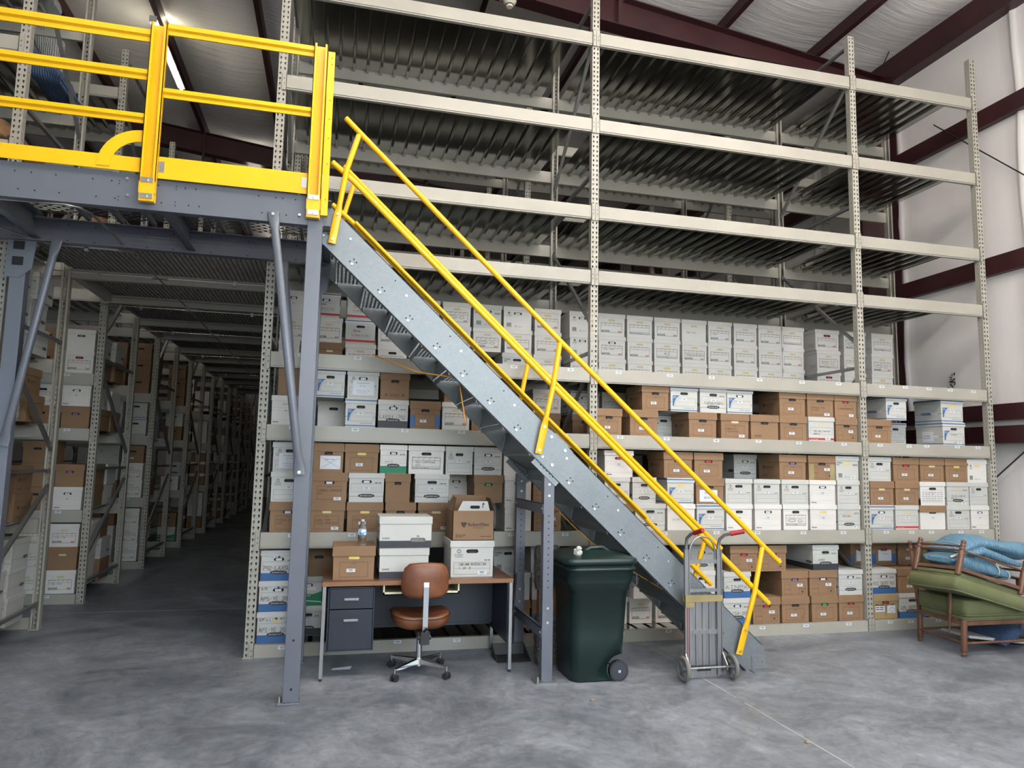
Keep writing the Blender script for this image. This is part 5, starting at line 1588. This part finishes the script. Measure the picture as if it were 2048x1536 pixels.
# ---------------------------------------------------------------- wheeled bin
t = thing('wheeled_bin', 'dark green wheeled rubbish bin with lid beside the stair support', 'bin', (2.105, -.93, 0))
mb = MB(); secs = [(0.0, .20, .21, .07), (.012, .212, .22, .08), (.35, .228, .236, .08), (.70, .244, .252, .08), (.705, .256, .262, .08), (.74, .258, .264, .08), (.745, .262, .268, .08), (.76, .270, .276, .09), (.775, .275, .28, .09), (.86, .284, .288, .09), (.865, .296, .300, .09), (.88, .296, .300, .09), (.885, .286, .29, .09), (.915, .290, .294, .09)]
mb.loft([rrect(a, b, r, .0 + (z - .4) * .02, 0, z, 7) for z, a, b, r in secs], 'binplastic'); body = mb.obj('bin_body', t)
mb = MB(); mb.box(.12, .30, -.32, -.10, -.02, .175, 'dark'); mb.cyl((.175, -.34, .095), (.175, .34, .095), .11, 'dark', 24); cut = mb.mesh('cut')
oc = bpy.data.objects.new('cut', cut); COL.objects.link(oc); oc.parent = t
bo = body.modifiers.new('b', 'BOOLEAN'); bo.operation = 'DIFFERENCE'; bo.solver = 'EXACT'; bo.object = oc
bpy.context.view_layer.update()
nm = bpy.data.meshes.new_from_object(body.evaluated_get(bpy.context.evaluated_depsgraph_get())); body.modifiers.clear(); body.data = nm; bpy.data.objects.remove(oc)
for sy in (-1, 1):
    mb = MB(); mb.cyl((.165, sy * .185, .078), (.165, sy * .235, .078), .078, 'brubber', 28); mb.cyl((.165, sy * .234, .078), (.165, sy * .237, .078), .062, mat('dark_plastic_hub', (.03, .033, .045), .35), 24); mb.cyl((.165, sy * .235, .078), (.165, sy * .243, .078), .012, 'chrome', 12)
    mb.obj('wheel', t)
mb = MB(); mb.cyl((.165, -.20, .078), (.165, .20, .078), .008, 'chrome', 8); mb.obj('axle', t)
mb = MB(); L_ = [(.912, .306, .308), (.918, .312, .314), (.950, .312, .314), (.957, .304, .306), (.962, .28, .285), (.978, .23, .235), (1.0, .15, .17), (1.012, .08, .11), (1.014, .02, .03)]
mb.loft([rrect(a, b, min(.09, a * .6), .0, 0, z, 7) for z, a, b in L_], 'binplastic'); o = mb.obj('bin_lid', t)
mb = MB(); mb.tube([(-.10, -.10, .985), (-.04, -.11, 1.022), (.06, -.11, 1.028), (.14, -.10, .985)], .018, 'binplastic', 8); mb.obj('lid_handle', o)
mb = MB(); mb.tube([(.285, -.20, .84), (.325, -.20, .82), (.328, -.20, .74), (.29, -.20, .72)], .011, 'brubber', 8); mb.tube([(.285, .20, .84), (.325, .20, .82), (.328, .20, .74), (.29, .20, .72)], .011, 'brubber', 8); mb.obj('side_handle', t)
mb = MB(); rr = random.Random(6)
for k in range(7):
    c = Vector((1.905 + rr.uniform(-.035, .04), -1.13 + rr.uniform(-.02, .02), .982 + rr.uniform(0, .055) * (1 if k > 3 else .3))); rings = []
    for i in range(5):
        f_ = math.sin(math.pi * (i + .35) / 5.0); rings.append([c + Vector((math.cos(a) * .026 * f_ * rr.uniform(.7, 1.3), math.sin(a) * .024 * f_ * rr.uniform(.7, 1.3), (i - 2) * .010)) for a in [2 * math.pi * q / 8 for q in range(8)]])
    mb.loft(rings, 'whiteb', False)
tag(mb.obj('crumpled_tissue'), 'crumpled white tissue lying on the green bin lid', 'tissue')
# ---------------------------------------------------------------- hand truck
t = thing('hand_truck', 'aluminium hand truck with red grips parked before the foot of the stair', 'hand truck', (2.985, -1.20, 0))
hy = 0.0
for sx in (-1, 1):
    x = .145 * sx
    mb = MB(); mb.box(x - .019, x + .019, -.012, .012, .02, 1.02, 'alu'); mb.box(x - .023, x - .015, -.020, -.012, .02, 1.02, 'alu'); mb.box(x + .015, x + .023, -.020, -.012, .02, 1.02, 'alu'); rl_ = mb.obj('side_rail', t)
    if sx < 0: mb = MB(); mb.box(x - .004, x + .002, -.0135, -.012, .12, .62, 'redgrip'); mb.obj('red_stripe', rl_)
    mb = MB()
    pth = [(x, 0, .98), (x, 0, 1.07), (x, -.01, 1.11), (x + .012, -.06, 1.15), (x + (.035 if sx > 0 else .02), -.11, 1.165)] if sx < 0 else [(x, 0, .98), (x, 0, 1.05), (x + .008, -.01, 1.10), (x + .03, -.05, 1.14), (x + .07, -.09, 1.155)]
    mb.tube(pth, .0135, 'alu', 12); hd = mb.obj('handle_tube', t)
    e = Vector(pth[-1]); dd = (Vector(pth[-1]) - Vector(pth[-2])).normalized() if sx < 0 else Vector((.90, -.35, .22)).normalized()
    mb = MB(); n_ = 9; mb.tube([e + dd * (.115 * i / (n_ - 1) - .01) for i in range(n_)], [.0175 + (.003 if i % 2 else 0) for i in range(n_)], 'redgrip', 12); mb.obj('grip', hd)
mb = MB(); a_ = [(.115 * math.cos(math.radians(q)), .0, 1.0 + .125 * math.sin(math.radians(q))) for q in range(0, 181, 15)]; mb.tube([(.115, 0, .93)] + a_ + [(-.115, 0, .93)], .0075, 'alu', 8); mb.obj('loop_handle', t)
for z, w_ in ((.925, .03), (.695, .022), (.365, .03)):
    mb = MB(); mb.box(-.13, .13, -.014, .006, z - w_ / 2 - .004, z + w_ / 2, 'alu'); mb.obj('cross_bar', t)
mb = MB(); mb.box(-.128, .128, .006, .012, .10, .66, 'alu')
for xx in (-.06, 0.0, .06): mb.box(xx - .005, xx + .005, -.004, .006, .10, .66, 'alu')
mb.obj('back_plate', t)
mb = MB(); mb.box(-.13, .15, .01, .20, .003, .010, 'alu'); mb.box(-.15, .15, .0, .012, .003, .07, 'alu'); mb.box(-.06, .06, -.016, -.012, .06, .085, 'dark'); mb.obj('toe_plate', t)
mb = MB(); mb.cyl((-.20, -.075, .100), (.20, -.075, .100), .009, 'alu', 12); mb.obj('axle', t)
for sx in (-1, 1):
    mb = MB(); mb.prism([(-.0, .04), (.0, .22), (-.09, .12), (-.09, .08)], sx * .165 - .005, sx * .165 + .005, 'alu', 'x'); mb.obj('axle_bracket', t)
    mb = MB(); c = sx * .213
    n = 32; tor = []
    mb.tube([(c, -.075 + .083 * math.cos(2 * math.pi * k / n), .100 + .083 * math.sin(2 * math.pi * k / n)) for k in range(n)], .0168, 'rubber', 10, closed=True)
    mb.cyl((c - .020, -.075, .100), (c + .020, -.075, .100), .030, 'alu', 16); mb.cyl((c - .006, -.075, .1), (c + .006, -.075, .1), .072, 'alu', 24)
    for k in range(8):
        a = math.pi * k / 4; mb.bar((c, -.075 + .02 * math.cos(a), .1 + .02 * math.sin(a)), (c, -.075 + .074 * math.cos(a), .1 + .074 * math.sin(a)), .026, .006, 'alu', (0, math.sin(a), -math.cos(a)))
    mb.tube([(c, -.075 + .072 * math.cos(2 * math.pi * k / n), .100 + .072 * math.sin(2 * math.pi * k / n)) for k in range(n)], .010, 'alu', 6, closed=True)
    mb.obj('wheel', t)
mb = MB(); mb.prism([(-.172, .600), (.172, .605), (.172, .655), (-.172, .660)], -.025, -.0225, 'tape'); mb.box(-.172, -.168, -.025, .016, .60, .66, 'tape'); mb.box(.168, .172, -.025, .016, .60, .655, 'tape'); mb.box(-.168, .168, .0135, .016, .605, .655, 'tape'); mb.prism([(-.165, .56), (-.085, .565), (-.09, .602), (-.165, .602)], -.025, -.0225, 'tape'); mb.obj('packing_tape_wrap', t)
# ---------------------------------------------------------------- carpeted post, broom
t = thing('carpeted_stand', 'shaggy carpet-covered stand with bare timber posts behind the stair support', 'stand', (1.86, -.58, 0))


def shag(mb, hx, hy, z0, z1, cx=0, cy=0, seed=1):
    rr = random.Random(seed); rings = []; N = 10
    for i in range(N + 1):
        z = z0 + (z1 - z0) * i / N; f_ = 1 if 0 < i < N else .88
        rings.append([(p[0] + rr.uniform(-.006, .006), p[1] + rr.uniform(-.006, .006), z) for p in rrect(hx * f_, hy * f_, .04, cx, cy, z, 6)])
    mb.loft(rings, 'carpet')


mb = MB(); shag(mb, .115, .07, .0, .42, 0, 0, 1); mb.obj('carpeted_base', t)
mb = MB(); shag(mb, .11, .06, .62, .985, -.01, .02, 2); mb.obj('carpeted_top', t)
for xx in (-.06, .05):
    mb = MB(); mb.box(xx - .035, xx + .035, -.03, .04, .40, .64, 'oak'); mb.obj('timber_post', t)
mb = MB(); mb.box(.088, .100, -.035, .03, .40, .64, 'redbeam'); mb.obj('red_strip', t)
t = thing('dustpan', 'black long-handled dustpan leaning at the right end of the desk', 'dustpan', (1.58, -.25, 0))
mb = MB(); mb.tube([(.0, -.13, .10), (.11, .10, .85)], .009, 'brubber', 10); mb.tube([(.11, .10, .85), (.125, .12, .885), (.15, .11, .89)], .011, 'brubber', 8); mb.obj('handle', t)
mb = MB(); mb.prism([(-.26, .004), (.0, .004), (.0, .10), (-.012, .10), (-.03, .012), (-.26, .008)], -.14, .15, 'brubber', 'x'); mb.prism([(-.26, .004), (.0, .004), (.0, .10)], -.145, -.138, 'brubber', 'x'); mb.prism([(-.26, .004), (.0, .004), (.0, .10)], .148, .155, 'brubber', 'x'); mb.obj('pan', t)
# ---------------------------------------------------------------- armchair and the upturned footstool on it
TURN = [(0, .019), (.02, .023), (.05, .017), (.07, .025), (.10, .025), (.115, .017), (.13, .024), (.16, .027), (.6, .028), (1, .026)]
FIN = [(0, .022), (.84, .021), (.86, .013), (.875, .019), (.90, .021), (.92, .013), (.94, .012), (.955, .019), (.98, .019), (1, .010)]


def cushion(mb, cx, cy, z0, z1, hx, hy, m='green_cloth', puff=.012, T=None):
    mb.T = T; zm = (z0 + z1) / 2; rings = []
    for z, f_, in ((z0 - puff * .2, .55), (z0, .95), (z0 + .008, .995), (zm, 1.015), (z1 - .008, .995), (z1, .95), (z1 + puff, .55), (z1 + puff * 1.3, .1)):
        rings.append(rrect(hx * f_, hy * f_, .05 * f_ + .002, cx, cy, z, 6))
    mb.loft(rings, m)
    for z in (z0 + .004, z1 - .004): mb.tube([tuple(p) for p in rrect(hx * .985, hy * .985, .05, cx, cy, z, 7)], .006, m, 6, closed=True)
    mb.T = None


t = thing('armchair', 'wooden spindle armchair with thick green cushions by the right wall', 'armchair', (6.15, -.75, 0), 'stacked green seating')
W_, D_ = .39, .29   # half width, half depth
mb = MB(); mb.lathe(TURN, (-W_ - .03, -D_, 0), (-W_ - .01, -D_, .335), 'wood', 16); mb.obj('leg', t)
mb = MB(); mb.lathe(TURN, (W_ + .03, -D_, 0), (W_ + .01, -D_, .335), 'wood', 16); mb.obj('leg', t)
for sx in (-1, 1):
    mb = MB(); mb.lathe(TURN, (sx * (W_ - .04), D_, 0), (sx * (W_ - .05), D_, .30), 'wood', 14); mb.lathe(FIN, (sx * (W_ - .05), D_, .29), (sx * (W_ + .0), D_ + .04, .99), 'wood', 14); mb.obj('back_post', t)
mb = MB(); s4 = [(-W_ - .01, -D_), (W_ + .01, -D_), (W_ - .04, D_), (-W_ + .04, D_)]
for a, b in zip(s4, s4[1:] + s4[:1]): mb.bar((*a, .30), (*b, .30), .04, .035, 'wood')
mb.obj('seat_frame', t)
mb = MB()
for a, b in zip(s4, s4[1:] + s4[:1]): mb.tube([(*a, .12), (*b, .12)], .012, 'wood', 8)
mb.obj('stretcher', t)
for sx in (-1, 1):
    mb = MB(); x = sx * (W_ + .03); mb.lathe([(0, .006), (.18, .013), (.35, .011), (.40, .02), (.44, .013), (.62, .023), (.78, .012), (.82, .020), (.86, .012), (.90, .018), (1, .018)], (x, -.14, .19), (x - sx * .02, -.16, .66), 'wood', 12); mb.obj('arm_spindle', t)
    mb = MB(); mb.bar((x - sx * .02, -.26, .665), (x - sx * .05, .28, .70), .045, .022, 'wood'); mb.obj('arm_rest', t)
mb = MB()
for z in (.45, .60, .78, .93): mb.tube([(-W_ + .03, D_ + .015, z), (W_ - .03, D_ + .015, z)], .013, 'wood', 8)
mb.obj('back_rail', t)
mb = MB(); cushion(mb, 0, -.02, .318, .362, W_ + .0, D_ - .02); mb.obj('base_pad', t)
mb = MB(); cushion(mb, 0, -.03, .366, .505, W_ + .012, D_ + .0, puff=.02); mb.obj('seat_cushion', t)
mb = MB(); cushion(mb, 0, 0, 0, .11, W_ - .05, .22, T=Matrix.Translation((0, .245, .72)) @ Matrix.Rotation(math.radians(84), 4, 'X')); mb.obj('back_cushion', t)
# footstool: tilted, legs in the air
tilt = math.radians(15.5)
t = thing('footstool', 'wooden footstool with green cushion upturned on the armchair, legs in the air', 'footstool', (5.99, -.86, .655), 'stacked green seating')
t.rotation_euler = (math.radians(-3), tilt, math.radians(1))
w2, d2 = .375, .24
for sx in (-1, 1):
    for sy in (-1, 1):
        mb = MB(); mb.lathe([(0, .024), (.05, .027), (.5, .028), (.66, .026), (.69, .018), (.72, .025), (.75, .026), (.79, .017), (.82, .024), (.86, .024), (.89, .016), (.91, .022), (.97, .022), (1, .010)], (sx * w2, sy * d2, -.01), (sx * w2 + sx * .02 * (1 if sx > 0 else -1) * 0 + .02, sy * d2 * 1.02, .315), 'wood', 14); mb.obj('leg', t)
q4 = [(-w2, -d2), (w2, -d2), (w2, d2), (-w2, d2)]
mb = MB()
for a, b in zip(q4, q4[1:] + q4[:1]): mb.bar((*a, .045), (*b, .045), .022, .030, 'wood')
mb.obj('seat_frame', t)
mb = MB()
for a, b in zip(q4, q4[1:] + q4[:1]): mb.tube([(a[0] + .012, a[1], .215), (b[0] + .012, b[1], .215)], .0105, 'wood', 8)
mb.tube([(-w2 + .012, -d2, .255), (-w2 + .012, d2, .255)], .010, 'wood', 8); mb.obj('stretcher', t)
mb = MB(); mb.box(-w2 + .01, w2 - .01, -d2 + .01, d2 - .01, .018, .024, 'dark'); mb.obj('base_cloth', t)
mb = MB(); cushion(mb, 0, 0, -.028, .014, w2 + .02, d2 - .01); mb.obj('base_pad', t)
mb = MB(); cushion(mb, 0, -.005, -.165, -.032, w2 + .045, d2 + .05, puff=.006); mb.obj('seat_cushion', t)
# blue moving blanket folded between the legs, edge binding at its end
t = thing('moving_blanket', 'light blue quilted moving blanket folded between the legs of the upturned footstool', 'blanket', (6.1, -.86, .9))
bx, bz = 6.1, .9
mb = MB(); blob(mb, [(x - bx, .0, z - bz) for x, z in ((5.66, .865), (5.72, .86), (5.85, .845), (6.0, .815), (6.14, .775), (6.26, .74), (6.33, .72))], .17, [.02, .065, .085, .085, .075, .055, .045], 'blanket', 2, 24, .012); mb.obj('lower_fold', t)
mb = MB(); blob(mb, [(x - bx, .04, z - bz) for x, z in ((5.78, .925), (5.87, .97), (5.98, 1.02), (6.10, 1.015), (6.24, .985), (6.40, .955), (6.56, .94), (6.70, .93))], .20, [.02, .05, .065, .07, .065, .075, .085, .07], 'blanket', 4, 24, .014); mb.obj('upper_fold', t)
mb = MB(); blob(mb, [(x - bx, -.17, z - bz) for x, z in ((5.86, .93), (6.0, .955), (6.15, .91), (6.30, .86), (6.43, .82))], .035, [.02, .04, .035, .03, .02], 'blanket', 5, 14, .004); mb.obj('front_fold', t)
bind = mat('pale_binding', (.45, .50, .42), .9)
mb = MB()
for xx, zz, rz_ in ((6.19, .762, .066), (6.31, .724, .050)): mb.tube([(xx - bx + .03 * math.cos(a) * .25, -.0 + .183 * math.copysign(abs(math.cos(a)) ** .55, math.cos(a)), zz - bz + rz_ * math.copysign(abs(math.sin(a)) ** .8, math.sin(a))) for a in [2 * math.pi * k / 24 for k in range(24)]], .006, bind, 6, closed=True)
mb.tube([(5.66 - bx, -.15, .90 - bz), (5.75 - bx, -.17, .935 - bz), (5.9 - bx, -.17, .945 - bz)], .012, bind, 6); mb.obj('edge_binding', t)
mb = MB(); blob(mb, [(6.35, -.62, .05), (6.5, -.62, .14), (6.8, -.62, .2), (7.1, -.62, .18), (7.2, -.62, .05)], .28, [.02, .06, .08, .08, .03], 'blanket_dk', 9, 20, .02)
tag(mb.obj('moving_blanket'), 'dark blue moving blanket heaped on the floor behind the armchair', 'blanket')
mb = MB(); mb.T = Matrix.Translation((6.35, -.62, .075)) @ Matrix.Rotation(math.radians(7), 4, 'Y'); mb.box(-.30, .5, -.18, .18, -.012, .012, 'whiteb'); mb.T = None
tag(mb.obj('flat_panel'), 'thin white panel lying low beneath the armchair seat', 'panel')
# small litter
mb = MB(); mb.T = Matrix.Translation((.13, -.45, .004)) @ Matrix.Rotation(.1, 4, 'Z'); mb.add([(-.07, -.02, 0), (.08, -.035, .0), (.10, .012, .012), (-.05, .02, .003)], [(0, 1, 2, 3)], 'paper'); mb.T = None
tag(mb.obj('paper_scrap'), 'small white paper scrap on the floor under the desk drawers', 'paper')
for nm, x, y, w_, lab in (('paper_scrap', 1.9, -1.55, .02, 'tiny pale scrap on the floor in front of the green bin'), ('pebble', 2.95, -2.55, .018, 'small tan chip lying on the floor near the bottom right edge')):
    mb = MB(); mb.lathe([(0, w_ * .6), (.5, w_), (1, w_ * .4)], (x, y, 0), (x, y, .010), 'tan', 7); tag(mb.obj(nm), lab, 'scrap')
